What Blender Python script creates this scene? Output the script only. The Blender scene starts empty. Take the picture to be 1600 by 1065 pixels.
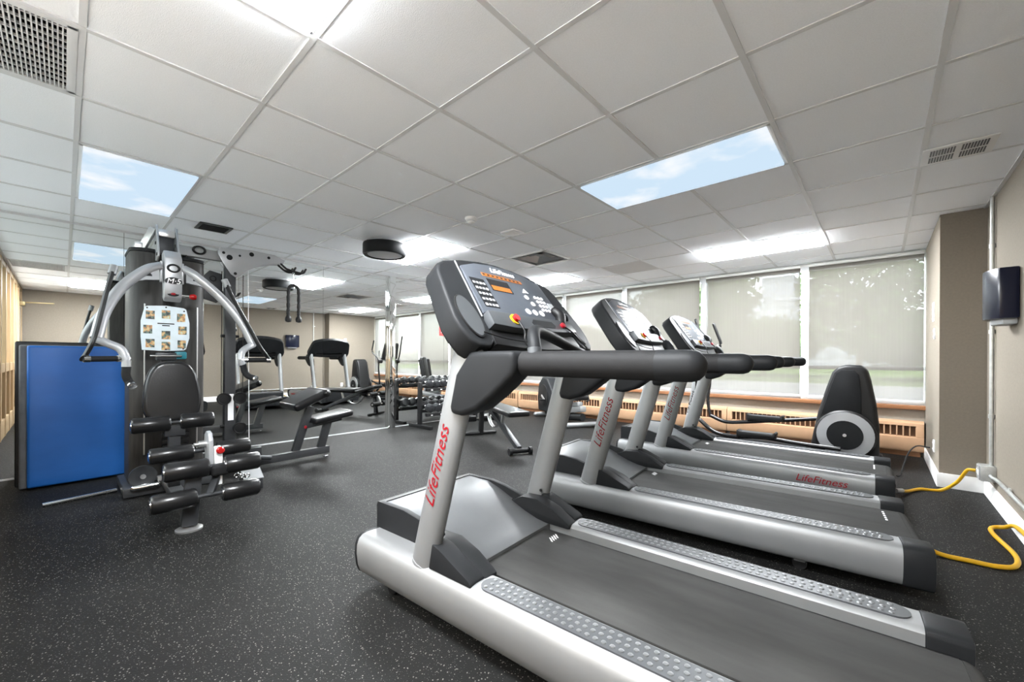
import bpy, bmesh, math, random
from mathutils import Vector, Matrix, Euler
random.seed(7)
S = bpy.context.scene
COL = S.collection
PI = math.pi

# ------------------------------------------------------------------ camera
H, HC = 1.0817, 2.3274                 # camera height, ceiling height
XM, XR, YB, YW = -5.60, 0.6455, -0.522, 6.50   # mirror wall, right wall, rear wall, window wall
YAW, ROLL = 0.7362, 0.0052
cam = bpy.data.cameras.new('camera'); camo = bpy.data.objects.new('camera', cam); COL.objects.link(camo)
cam.sensor_width = 36; cam.sensor_fit = 'HORIZONTAL'; cam.lens = 634.6 / 1600 * 36
cam.shift_y = (559.34 - 532.5) / 1600; cam.clip_start = 0.02; cam.clip_end = 500
fw = Vector((-math.sin(YAW), math.cos(YAW), 0)); r0 = Vector((math.cos(YAW), math.sin(YAW), 0)); u0 = Vector((0, 0, 1))
rt = r0 * math.cos(ROLL) + u0 * math.sin(ROLL); up = -r0 * math.sin(ROLL) + u0 * math.cos(ROLL)
camo.matrix_world = Matrix(((rt.x, up.x, -fw.x, 0), (rt.y, up.y, -fw.y, 0), (rt.z, up.z, -fw.z, H), (0, 0, 0, 1)))
S.camera = camo

# ------------------------------------------------------------------ world, exposure
W = bpy.data.worlds.new('world'); S.world = W; W.use_nodes = True
nt = W.node_tree; nt.nodes.clear()
sky = nt.nodes.new('ShaderNodeTexSky'); sky.sky_type = 'NISHITA'; sky.sun_disc = False
sky.sun_elevation = math.radians(50); sky.sun_rotation = math.radians(200); sky.air_density = 1.0; sky.dust_density = 2.0
bg = nt.nodes.new('ShaderNodeBackground'); bg.inputs['Strength'].default_value = 1.0
wo = nt.nodes.new('ShaderNodeOutputWorld')
hsv = nt.nodes.new('ShaderNodeHueSaturation'); hsv.inputs['Saturation'].default_value = .35
nt.links.new(sky.outputs[0], hsv.inputs['Color']); nt.links.new(hsv.outputs[0], bg.inputs['Color']); nt.links.new(bg.outputs[0], wo.inputs['Surface'])
S.view_settings.view_transform = 'Standard'; S.view_settings.look = 'None'
S.view_settings.gamma = 1.0; S.view_settings.use_curve_mapping = False
S.view_settings.exposure = 2.72
sun = bpy.data.lights.new('sun', 'SUN'); sun.energy = 4.0; sun.angle = .03
suno = bpy.data.objects.new('sun', sun); COL.objects.link(suno); suno.rotation_euler = Euler((0, math.radians(-32), 0))   # high sun added for ground bounce, parallel to both glazed walls
PANEL = 15.0                           # emission of the ceiling light panels

# ------------------------------------------------------------------ materials
M = {}
def _n(m, t): return m.node_tree.nodes.new(t)
def mat(name, col, rough=.5, metal=0., noise=0., nscale=20., bump=0., bscale=200., coat=0., spec=.3, stretch=None):
    m = bpy.data.materials.new(name); m.use_nodes = True
    b = m.node_tree.nodes['Principled BSDF']; L = m.node_tree.links
    b.inputs['Base Color'].default_value = (*col, 1); b.inputs['Roughness'].default_value = rough
    b.inputs['Metallic'].default_value = metal; b.inputs['Coat Weight'].default_value = coat
    b.inputs['Specular IOR Level'].default_value = spec
    tc = _n(m, 'ShaderNodeTexCoord'); src = tc.outputs['Object']
    if stretch:
        mp = _n(m, 'ShaderNodeMapping'); mp.inputs['Scale'].default_value = stretch
        L.new(src, mp.inputs['Vector']); src = mp.outputs[0]
    if noise:
        t = _n(m, 'ShaderNodeTexNoise'); t.inputs['Scale'].default_value = nscale; t.inputs['Detail'].default_value = 4
        L.new(src, t.inputs['Vector'])
        r = _n(m, 'ShaderNodeValToRGB')
        r.color_ramp.elements[0].position = .3; r.color_ramp.elements[1].position = .7
        r.color_ramp.elements[0].color = (*[max(0, c * (1 - noise)) for c in col], 1)
        r.color_ramp.elements[1].color = (*[min(1, c * (1 + noise)) for c in col], 1)
        L.new(t.outputs['Fac'], r.inputs[0]); L.new(r.outputs[0], b.inputs['Base Color'])
    if bump:
        t = _n(m, 'ShaderNodeTexNoise'); t.inputs['Scale'].default_value = bscale; t.inputs['Detail'].default_value = 3
        L.new(src, t.inputs['Vector'])
        bp = _n(m, 'ShaderNodeBump'); bp.inputs['Strength'].default_value = bump; bp.inputs['Distance'].default_value = .004
        L.new(t.outputs['Fac'], bp.inputs['Height']); L.new(bp.outputs[0], b.inputs['Normal'])
    M[name] = m
    return m
mat('silver', (.25, .255, .26), .46, .5, noise=.04, nscale=6)
mat('silver_light', (.36, .37, .385), .33, .35, noise=.03, nscale=8)
mat('chrome', (.82, .82, .82), .12, 1.0)
mat('steel', (.55, .55, .55), .32, .9, noise=.05)
mat('graphite', (.013, .0138, .015), .5, spec=.11, noise=.06, nscale=12)
mat('graphite_light', (.062, .066, .071), .40, .25, noise=.05, nscale=10)
mat('console_face', (.085, .095, .112), .30, .25, noise=.08, nscale=9)
mat('lid_grey', (.115, .12, .125), .42, .25, noise=.06, nscale=6)
mat('nub', (.14, .145, .15), .32, .4)
mat('black', (.008, .008, .0085), .45)
mat('black_gloss', (.013, .013, .014), .18, coat=.4)
mat('rubber_grip', (.013, .013, .0135), .6, spec=.1, noise=.08, nscale=40, bump=.15, bscale=500)
mat('vinyl', (.009, .009, .0095), .30, noise=.1, nscale=14, bump=.12, bscale=90, coat=.15)
mat('belt', (.036, .036, .035), .7, spec=.12, noise=.25, nscale=7, bump=.15, bscale=700, stretch=(.4, 1.6, 1))
mat('red', (.26, .005, .012), .4)
mat('red_gloss', (.34, .008, .008), .2, coat=.5)
mat('yellow', (.50, .33, .015), .4)
mat('cable_yellow', (.50, .28, .008), .45)
mat('amber', (.34, .11, .02), .3)
mat('white_print', (.85, .85, .86), .5)
mat('white_paint', (.78, .78, .77), .45)
mat('tee', (.66,.67,.68), .45)
mat('wall_paper', (.225, .196, .160), .85, noise=.05, nscale=60, bump=.25, bscale=260)
mat('wall_plain', (.31, .285, .25), .8, noise=.03, nscale=30)
mat('tile', (.90, .925, .96), .95, noise=.025, nscale=160, bump=.35, bscale=260)
mat('wood', (.48, .30, .14), .45, noise=.2, nscale=5, stretch=(6, 6, .6))
mat('wood_pale', (.36, .25, .14), .5, noise=.12, nscale=5, stretch=(6, 6, .6))
mat('sill', (.27, .12, .055), .4, noise=.2, nscale=8, stretch=(.4, 6, 6))
mat('heater', (.46, .285, .17), .5, noise=.04, nscale=10)
mat('heater_dark', (.13, .07, .04), .8)
mat('alu', (.68, .69, .70), .35, .4)
mat('blue_vinyl', (.007, .075, .27), .42, noise=.12, nscale=3, bump=.35, bscale=7, stretch=(1, .8, 1.6))
mat('grey_vinyl', (.085, .087, .092), .6, noise=.15, nscale=12)
mat('gunmetal', (.035, .037, .040), .38, .3, noise=.1, nscale=20)
mat('frame_grey', (.05, .052, .055), .42, .3, noise=.06, nscale=20)
mat('shroud', (.032, .030, .028), .5, .0, noise=.35, nscale=10, stretch=(4, 4, .4))
mat('navy', (.006, .008, .022), .22)
mat('plastic_grey', (.35, .36, .37), .4)
mat('hex_black', (.022, .023, .025), .4, noise=.2, nscale=25)
mat('placard', (.60, .68, .73), .4, noise=.05, nscale=20)
mat('galv', (.50, .51, .50), .4, .7, noise=.1, nscale=30)
mat('bronze', (.30, .24, .13), .4, .6)
mat('rope', (.02, .02, .02), .7, bump=.5, bscale=60)
mat('teal', (.02, .16, .20), .4)
mat('leaf', (.055, .10, .03), .7, noise=.5, nscale=3)
mat('bark', (.09, .065, .045), .9, noise=.3, nscale=12)
mat('lawn', (.13, .20, .055), .9, noise=.3, nscale=1.5)
mat('concrete', (.48, .47, .45), .9, noise=.08, nscale=2)
mat('asphalt', (.24, .24, .24), .9, noise=.15, nscale=2)
mat('far_wall', (.26, .28, .33), .8, noise=.05)
mat('far_glass', (.16, .19, .23), .2)
mat('carpet_dark', (.10, .10, .10), .9)
mat('back_glass', (.34, .31, .26), .25)

def floor_mat():
    m = bpy.data.materials.new('floor_rubber'); m.use_nodes = True; M['floor'] = m
    b = m.node_tree.nodes['Principled BSDF']; L = m.node_tree.links
    tc = _n(m, 'ShaderNodeTexCoord')
    big = _n(m, 'ShaderNodeTexNoise'); big.inputs['Scale'].default_value = .9; big.inputs['Detail'].default_value = 3
    L.new(tc.outputs['Object'], big.inputs['Vector'])
    r0 = _n(m, 'ShaderNodeValToRGB')
    r0.color_ramp.elements[0].color = (.006, .006, .0059, 1); r0.color_ramp.elements[1].color = (.0115, .0115, .0112, 1)
    r0.color_ramp.elements[0].position = .3; r0.color_ramp.elements[1].position = .7
    L.new(big.outputs['Fac'], r0.inputs[0])
    prev = r0.outputs[0]
    for sc, cut, colr in ((85, .16, (.15, .146, .135)), (150, .15, (.09, .09, .086)), (48, .09, (.13, .127, .117))):
        v = _n(m, 'ShaderNodeTexVoronoi'); v.inputs['Scale'].default_value = sc
        L.new(tc.outputs['Object'], v.inputs['Vector'])
        # only some of the cells carry a fleck
        sep = _n(m, 'ShaderNodeSeparateColor'); L.new(v.outputs['Color'], sep.inputs[0])
        g = _n(m, 'ShaderNodeMath'); g.operation = 'GREATER_THAN'; g.inputs[1].default_value = .45
        L.new(sep.outputs[0], g.inputs[0])
        lt = _n(m, 'ShaderNodeMath'); lt.operation = 'LESS_THAN'; lt.inputs[1].default_value = cut * 1.25
        L.new(v.outputs['Distance'], lt.inputs[0])
        mu = _n(m, 'ShaderNodeMath'); mu.operation = 'MULTIPLY'
        L.new(g.outputs[0], mu.inputs[0]); L.new(lt.outputs[0], mu.inputs[1])
        mx = _n(m, 'ShaderNodeMix'); mx.data_type = 'RGBA'
        L.new(mu.outputs[0], mx.inputs[0]); L.new(prev, mx.inputs[6]); mx.inputs[7].default_value = (*colr, 1)
        prev = mx.outputs[2]
    L.new(prev, b.inputs['Base Color'])
    b.inputs['Roughness'].default_value = .55; b.inputs['Specular IOR Level'].default_value = .08
    n = _n(m, 'ShaderNodeTexNoise'); n.inputs['Scale'].default_value = 180
    L.new(tc.outputs['Object'], n.inputs['Vector'])
    bp = _n(m, 'ShaderNodeBump'); bp.inputs['Strength'].default_value = .35; bp.inputs['Distance'].default_value = .003
    L.new(n.outputs['Fac'], bp.inputs['Height']); L.new(bp.outputs[0], b.inputs['Normal'])
floor_mat()

def mirror_mat():
    m = bpy.data.materials.new('mirror'); m.use_nodes = True; M['mirror'] = m
    b = m.node_tree.nodes['Principled BSDF']
    b.inputs['Base Color'].default_value = (.90, .915, .90, 1); b.inputs['Metallic'].default_value = 1; b.inputs['Roughness'].default_value = .004
mirror_mat()

def panel_mat(name, cloud, strength):
    m = bpy.data.materials.new(name); m.use_nodes = True; M[name] = m
    t = m.node_tree; t.nodes.clear(); L = t.links
    o = _n(m, 'ShaderNodeOutputMaterial'); e = _n(m, 'ShaderNodeEmission'); e.inputs['Strength'].default_value = strength
    L.new(e.outputs[0], o.inputs[0])
    if cloud:
        tc = _n(m, 'ShaderNodeTexCoord'); n = _n(m, 'ShaderNodeTexNoise'); n.inputs['Scale'].default_value = 2.2; n.inputs['Detail'].default_value = 5
        L.new(tc.outputs['Object'], n.inputs['Vector'])
        r = _n(m, 'ShaderNodeValToRGB'); r.color_ramp.elements[0].position = .52; r.color_ramp.elements[1].position = .72
        r.color_ramp.elements[0].color = (.62, .78, .93, 1); r.color_ramp.elements[1].color = (1, 1, 1, 1)
        L.new(n.outputs['Fac'], r.inputs[0]); L.new(r.outputs[0], e.inputs['Color'])
    else:
        e.inputs['Color'].default_value = (.945, .975, 1, 1)
panel_mat('panel_white', False, PANEL)
panel_mat('panel_sky', True, .156)

def glass_mat(key='glass', tint=(.93, .96, .95)):
    m = bpy.data.materials.new('pane_' + key); m.use_nodes = True; M[key] = m
    t = m.node_tree; t.nodes.clear(); L = t.links
    o = _n(m, 'ShaderNodeOutputMaterial'); mx = _n(m, 'ShaderNodeMixShader'); mx.inputs[0].default_value = .012
    a = _n(m, 'ShaderNodeBsdfTransparent'); a.inputs[0].default_value = (*tint, 1)
    g = _n(m, 'ShaderNodeBsdfGlossy'); g.inputs['Roughness'].default_value = .02
    L.new(a.outputs[0], mx.inputs[1]); L.new(g.outputs[0], mx.inputs[2]); L.new(mx.outputs[0], o.inputs[0])
glass_mat(); glass_mat('glass_tinted', (.33, .345, .34)); glass_mat('glass_smoked', (.46, .455, .44))
def shade_mat(name, open_):
    m = bpy.data.materials.new(name); m.use_nodes = True; M[name] = m
    t = m.node_tree; t.nodes.clear(); L = t.links
    o = _n(m, 'ShaderNodeOutputMaterial'); mx = _n(m, 'ShaderNodeMixShader')
    tc = _n(m, 'ShaderNodeTexCoord')
    mp = _n(m, 'ShaderNodeMapping'); mp.inputs['Scale'].default_value = (9, 1, .25); L.new(tc.outputs['Object'], mp.inputs[0])
    n = _n(m, 'ShaderNodeTexNoise'); n.inputs['Scale'].default_value = 6; L.new(mp.outputs[0], n.inputs['Vector'])
    r = _n(m, 'ShaderNodeValToRGB')
    r.color_ramp.elements[0].color = (.098, .085, .073, 1); r.color_ramp.elements[1].color = (.112, .098, .085, 1)
    L.new(n.outputs['Fac'], r.inputs[0])
    d = _n(m, 'ShaderNodeBsdfDiffuse'); tl = _n(m, 'ShaderNodeBsdfTranslucent')
    L.new(r.outputs[0], d.inputs[0]); L.new(r.outputs[0], tl.inputs[0])
    m2 = _n(m, 'ShaderNodeMixShader'); m2.inputs[0].default_value = .55
    L.new(d.outputs[0], m2.inputs[1]); L.new(tl.outputs[0], m2.inputs[2])
    tr = _n(m, 'ShaderNodeBsdfTransparent')
    mx.inputs[0].default_value = open_
    L.new(m2.outputs[0], mx.inputs[1]); L.new(tr.outputs[0], mx.inputs[2]); L.new(mx.outputs[0], o.inputs[0])
shade_mat('shade', .040)
shade_mat('shade_dense', .015)

def pic_mat():
    m = bpy.data.materials.new('exercise_print'); m.use_nodes = True; M['pic'] = m
    b = m.node_tree.nodes['Principled BSDF']; L = m.node_tree.links
    tc = _n(m, 'ShaderNodeTexCoord'); v = _n(m, 'ShaderNodeTexNoise'); v.inputs['Scale'].default_value = 32; v.inputs['Detail'].default_value = 3
    L.new(tc.outputs['Object'], v.inputs['Vector'])
    r = _n(m, 'ShaderNodeValToRGB'); cr = r.color_ramp; cr.interpolation = 'CONSTANT'
    cr.elements[0].color = (.02, .03, .03, 1); cr.elements[0].position = 0
    cr.elements[1].color = (.10, .16, .13, 1); cr.elements[1].position = .42
    for p, c in ((.50, (.42, .20, .08)), (.57, (.55, .42, .20)), (.66, (.45, .62, .58))):
        e = cr.elements.new(p); e.color = (*c, 1)
    L.new(v.outputs['Fac'], r.inputs[0]); L.new(r.outputs[0], b.inputs['Base Color']); b.inputs['Roughness'].default_value = .4
pic_mat()
def notice_mat():
    m = bpy.data.materials.new('red_notice_print'); m.use_nodes = True; M['notice'] = m
    b = m.node_tree.nodes['Principled BSDF']; L = m.node_tree.links
    b.inputs['Base Color'].default_value = (.55, .03, .03, 1); b.inputs['Roughness'].default_value = .4
notice_mat()

# ------------------------------------------------------------------ mesh helpers
def catmull(pts, k):
    pts = [Vector(p) for p in pts]
    if k <= 1 or len(pts) < 3: return pts
    q = [2 * pts[0] - pts[1]] + pts + [2 * pts[-1] - pts[-2]]
    out = []
    for i in range(1, len(q) - 2):
        p0, p1, p2, p3 = q[i - 1:i + 3]
        for j in range(k):
            t = j / k
            out.append(.5 * ((2 * p1) + (-p0 + p2) * t + (2 * p0 - 5 * p1 + 4 * p2 - p3) * t * t + (-p0 + 3 * p1 - 3 * p2 + p3) * t ** 3))
    out.append(pts[-1])
    return out

class B:
    def __init__(s): s.bm = bmesh.new()
    def _bevel(s, verts, w, seg=2, ang=30):
        es = set()
        for v in verts:
            for e in v.link_edges:
                if e.is_valid and len(e.link_faces) == 2 and e.calc_face_angle(0) > math.radians(ang): es.add(e)
        if es: bmesh.ops.bevel(s.bm, geom=list(es), offset=w, segments=seg, profile=.6, affect='EDGES', clamp_overlap=True)
    def box(s, c, d, bev=0, rot=None, seg=2):
        r = bmesh.ops.create_cube(s.bm, size=1)['verts']
        mt = Matrix.Translation(Vector(c)) @ (Euler(rot).to_matrix().to_4x4() if rot else Matrix()) @ Matrix.Diagonal((*d, 1))
        bmesh.ops.transform(s.bm, matrix=mt, verts=r)
        if bev: s._bevel(r, bev, seg)
        return s
    def beam(s, p0, p1, w, h, bev=0, ref=(0, 0, 1)):
        p0, p1 = Vector(p0), Vector(p1); t = p1 - p0; l = t.length; t.normalize()
        ref = Vector(ref)
        if abs(t.dot(ref)) > .98: ref = Vector((1, 0, 0))
        n = ref.cross(t).normalized(); b = t.cross(n)
        r = bmesh.ops.create_cube(s.bm, size=1)['verts']
        m = Matrix(((t.x * l, n.x * w, b.x * h, 0), (t.y * l, n.y * w, b.y * h, 0), (t.z * l, n.z * w, b.z * h, 0), (0, 0, 0, 1)))
        m = Matrix.Translation((p0 + p1) / 2) @ m
        bmesh.ops.transform(s.bm, matrix=m, verts=r)
        if bev: s._bevel(r, bev)
        return s
    def tube(s, pts, r, n=12, k=1, ry=None, ref=(0, 0, 1), rnd=False, cap=True):
        pts = catmull(pts, k); N = len(pts); bm = s.bm
        rs = r if isinstance(r, (list, tuple)) else [r] * N
        if len(rs) != N: rs = [rs[0] + (rs[-1] - rs[0]) * i / (N - 1) for i in range(N)]
        ratio = 1 if ry is None else ry / rs[0]
        rings = []; P = []
        for i, p in enumerate(pts):
            t = (pts[min(i + 1, N - 1)] - pts[max(i - 1, 0)]).normalized(); P.append((p, t, rs[i]))
        if rnd:
            p, t, rr = P[0]; pre = [(p - t * rr * math.sin(a), t, rr * math.cos(a)) for a in (1.35, .95, .5)]
            p, t, rr = P[-1]; post = [(p + t * rr * math.sin(a), t, rr * math.cos(a)) for a in (.5, .95, 1.35)]
            P = pre + P + post
        for p, t, rr in P:
            rf = Vector(ref)
            if abs(t.dot(rf)) > .98: rf = Vector((1, 0, 0)) if abs(t.x) < .9 else Vector((0, 1, 0))
            a = rf.cross(t).normalized(); b = t.cross(a)
            rings.append([bm.verts.new(p + a * rr * math.cos(2 * PI * j / n) + b * rr * ratio * math.sin(2 * PI * j / n)) for j in range(n)])
        for A, Bq in zip(rings, rings[1:]):
            for j in range(n): bm.faces.new((A[j], A[(j + 1) % n], Bq[(j + 1) % n], Bq[j]))
        if cap: bm.faces.new(list(reversed(rings[0]))); bm.faces.new(rings[-1])
        return s
    def cyl(s, p0, p1, r, n=16, r2=None):
        return s.tube([p0, p1], [r, r if r2 is None else r2], n)
    def prism(s, out, c0, c1, f=None, bev=0, seg=2, ang=30):
        f = f or (lambda a, b, c: (a, c, b))       # default: outline in xz, extruded along y
        bm = s.bm
        A = [bm.verts.new(f(a, b, c0)) for a, b in out]; Bq = [bm.verts.new(f(a, b, c1)) for a, b in out]
        n = len(out)
        bm.faces.new(A); bm.faces.new(list(reversed(Bq)))
        for i in range(n): bm.faces.new((A[i], Bq[i], Bq[(i + 1) % n], A[(i + 1) % n]))
        if bev:
            bmesh.ops.recalc_face_normals(bm, faces=bm.faces[:])
            s._bevel(A + Bq, bev, seg, ang)
        return s
    def lathe(s, prof, n=24, f=None, c=(0, 0, 0)):
        f = f or (lambda x, y, z: (c[0] + x, c[1] + y, c[2] + z)); bm = s.bm
        rings = [[bm.verts.new(f(r * math.cos(2 * PI * j / n), r * math.sin(2 * PI * j / n), z)) for j in range(n)] for r, z in prof]
        for A, Bq in zip(rings, rings[1:]):
            for j in range(n): bm.faces.new((A[j], A[(j + 1) % n], Bq[(j + 1) % n], Bq[j]))
        bm.faces.new(list(reversed(rings[0]))); bm.faces.new(rings[-1])
        return s
    def ball(s, c, r, sc=(1, 1, 1), u=12, v=8):
        q = bmesh.ops.create_uvsphere(s.bm, u_segments=u, v_segments=v, radius=r)['verts']
        bmesh.ops.transform(s.bm, matrix=Matrix.Translation(Vector(c)) @ Matrix.Diagonal((*sc, 1)), verts=q); return s
    def torus(s, c, R, r, ax='z', n=24, k=8, sc=(1, 1)):
        pts = []
        bm = s.bm; rings = []
        for i in range(n):
            a = 2 * PI * i / n; ring = []
            for j in range(k):
                b = 2 * PI * j / k; x = (R + r * math.cos(b)) * math.cos(a) * sc[0]; y = (R + r * math.cos(b)) * math.sin(a) * sc[1]; z = r * math.sin(b)
                v = {'z': (x, y, z), 'y': (x, z, y), 'x': (z, x, y)}[ax]
                ring.append(bm.verts.new(Vector(c) + Vector(v)))
            rings.append(ring)
        for i in range(n):
            A, Bq = rings[i], rings[(i + 1) % n]
            for j in range(k): bm.faces.new((A[j], A[(j + 1) % k], Bq[(j + 1) % k], Bq[j]))
        return s
    def mesh(s, name, m, sharp=38):
        bm = s.bm
        bmesh.ops.recalc_face_normals(bm, faces=bm.faces[:])
        for e in bm.edges:
            e.smooth = not (len(e.link_faces) == 2 and e.calc_face_angle(0) > math.radians(sharp))
        for f in bm.faces: f.smooth = True
        me = bpy.data.meshes.new(name); bm.to_mesh(me); bm.free()
        me.materials.append(M[m] if isinstance(m, str) else m)
        return me
    def obj(s, name, m, parent=None, loc=None, rot=None):
        return link(name, s.mesh(name, m), parent, loc, rot)

def link(name, me, parent=None, loc=None, rot=None):
    o = bpy.data.objects.new(name, me); COL.objects.link(o)
    if parent: o.parent = parent
    if loc: o.location = loc
    if rot: o.rotation_euler = rot
    return o
def tag(o, label, cat, group=None, kind=None):
    if label: o['label'] = label
    if cat: o['category'] = cat
    if group: o['group'] = group
    if kind: o['kind'] = kind
    return o
def struct(o, label=None):
    o['kind'] = 'structure'
    if label: o['label'] = label
    return o
def thing(name, label, cat, loc=(0, 0, 0), rz=0, group=None):
    o = bpy.data.objects.new(name, None); COL.objects.link(o); o.empty_display_size = .1
    o.location = loc; o.rotation_euler = (0, 0, rz)
    return tag(o, label, cat, group)
def copy_tree(o, parent=None):
    c = o.copy(); COL.objects.link(c); c.parent = parent
    for ch in list(o.children): copy_tree(ch, c)
    return c
def text_mesh(s, size, m, shear=0, ext=.001, align='CENTER', spacing=1.0):
    cu = bpy.data.curves.new('lettering', 'FONT'); cu.body = s; cu.size = size; cu.shear = shear; cu.extrude = ext
    cu.align_x = align; cu.align_y = 'CENTER'; cu.space_character = spacing; cu.resolution_u = 3
    o = bpy.data.objects.new('lettering', cu); COL.objects.link(o)
    dg = bpy.context.evaluated_depsgraph_get(); dg.update()
    me = bpy.data.meshes.new_from_object(o.evaluated_get(dg))
    bpy.data.objects.remove(o); bpy.data.curves.remove(cu)
    me.materials.clear(); me.materials.append(M[m]); me.name = 'lettering'
    return me
def text_part(s, size, m, parent, X, Y, at, shear=0, name='lettering', ext=.001):
    """lettering whose reading direction is X and whose up direction is Y"""
    me = text_mesh(s, size, m, shear, ext)
    X = Vector(X).normalized(); Y = Vector(Y).normalized(); Z = X.cross(Y).normalized(); Y = Z.cross(X)
    me.transform(Matrix(((X.x, Y.x, Z.x, at[0]), (X.y, Y.y, Z.y, at[1]), (X.z, Y.z, Z.z, at[2]), (0, 0, 0, 1))))
    return link(name, me, parent)
def plane_box(name, x0, x1, y0, y1, z0, z1, m, parent=None, bev=0):
    return B().box(((x0 + x1) / 2, (y0 + y1) / 2, (z0 + z1) / 2), (x1 - x0, y1 - y0, z1 - z0), bev).obj(name, m, parent)

#PART2
# ------------------------------------------------------------------ the room
struct(plane_box('floor', XM - .15, XR + .15, YB - .2, YW + .2, -.12, 0, 'floor'), 'black rubber gym floor with pale flecks')
cx = lambda k: .1859 - .61 * k
ry_ = lambda j: 2.4833 + .61 * j
ceil = struct(plane_box('ceiling', XM - .15, XR + .15, YB - .2, YW + .2, HC + .10, HC + .2, 'white_paint'), 'suspended ceiling of square white tiles in a grey grid')
mat('tile_grey', (.66, .66, .66), .95, noise=.04, nscale=120, bump=.3, bscale=260)
LIGHTS = [(1, -4, 'panel_white'), (6, -4, 'panel_sky'), (1, 0, 'panel_sky'), (6, 0, 'panel_white'), (1, 4, 'panel_white'), (6, 4, 'panel_white')]
skip = {(k + d, j) for k, j, _ in LIGHTS for d in (0, 1)} | {(5, 2), (4, -5)}
tm = {}
for k in range(-1, 10):
    for j in range(-5, 7):
        if (k, j) in skip: continue
        x0, x1 = max(cx(k + 1), XM), min(cx(k), XR); y0, y1 = max(ry_(j), YB), min(ry_(j + 1), YW)
        mm = 'tile_grey' if (k, j) == (4, 4) else 'tile'
        key = (round(x1 - x0, 3), round(y1 - y0, 3), mm)
        if key not in tm:
            tm[key] = B().box((0, 0, .008), (x1 - x0 - .012, y1 - y0 - .012, .016), .003, seg=1).mesh('ceiling_tile', mm)
        link('ceiling_tile', tm[key], ceil, ((x0 + x1) / 2, (y0 + y1) / 2, HC + .003 + random.uniform(0, .0025)))
for k in range(0, 10):
    spans = [(YB, YW)] if k not in (2, 7) else [(YB, ry_(-4)), (ry_(-3), ry_(0)), (ry_(1), ry_(4)), (ry_(5), YW)]
    for a, b in spans: plane_box('ceiling_runner', cx(k) - .012, cx(k) + .012, a, b, HC - .001, HC + .035, 'tee', ceil)
for j in range(-4, 7):
    plane_box('ceiling_cross_tee', XM, XR, ry_(j) - .011, ry_(j) + .011, HC, HC + .03, 'tee', ceil)
for a in ((XM, XM + .022, YB, YW), (XR - .022, XR, YB, YW), (XM, XR, YB, YB + .022), (XM, XR, YW - .05, YW)):
    plane_box('ceiling_edge_trim', *a, HC - .002, HC + .03, 'tee', ceil)

# right wall, column, baseboards
struct(plane_box('wall_right', XR, XR + .15, YB - .2, YW + .2, 0, HC + .1, 'wall_paper'), 'beige wallpapered wall')
CX0, CY0 = .378, 5.05
struct(plane_box('wall_column', CX0, XR, CY0, YW, 0, HC + .02, 'wall_paper'), 'beige wallpapered column beside the last window')
bb = [(-.012, 0), (0, 0), (0, .115), (-.006, .122), (-.012, .105)]
struct(B().prism([(XR - .014, 0), (XR, 0), (XR, .12), (XR - .007, .12), (XR - .014, .105)], YB, CY0, lambda a, b, c: (a, c, b)).obj('baseboard_right', 'white_paint'), 'white baseboard along the beige wall')
o = struct(B().box(((CX0 + XR) / 2 - .007, CY0 - .007, .06), (XR - CX0 + .014, .014, .12), .004)
           .box((CX0 - .007, (CY0 + YW) / 2, .06), (.014, YW - CY0, .12), .004).obj('baseboard_column', 'white_paint'), 'white baseboard around the column')

# mirrored wall
wl = struct(plane_box('wall_left', XM - .14, XM - .010, YB - .2, YW + .2, 0, HC + .1, 'graphite'), 'wall covered with tall mirror panels')
ys = [YB, .40, 1.38, 2.36, 3.335]
ys2 = [3.435, 4.42, 5.40, YW]
for q in (ys, ys2):
    for a, b in zip(q, q[1:]):
        plane_box('mirror_panel', XM - .010, XM, a + .0015, b - .0015, .012, HC - .012, 'mirror', wl)
plane_box('mirror_post', XM - .010, XM + .065, 3.335, 3.435, 0, HC, 'mirror', wl, .004)
plane_box('mirror_base_channel', XM - .010, XM + .006, YB, YW, 0, .014, 'alu', wl)
plane_box('mirror_head_channel', XM - .010, XM + .005, YB, YW, HC - .014, HC, 'alu', wl)

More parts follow.
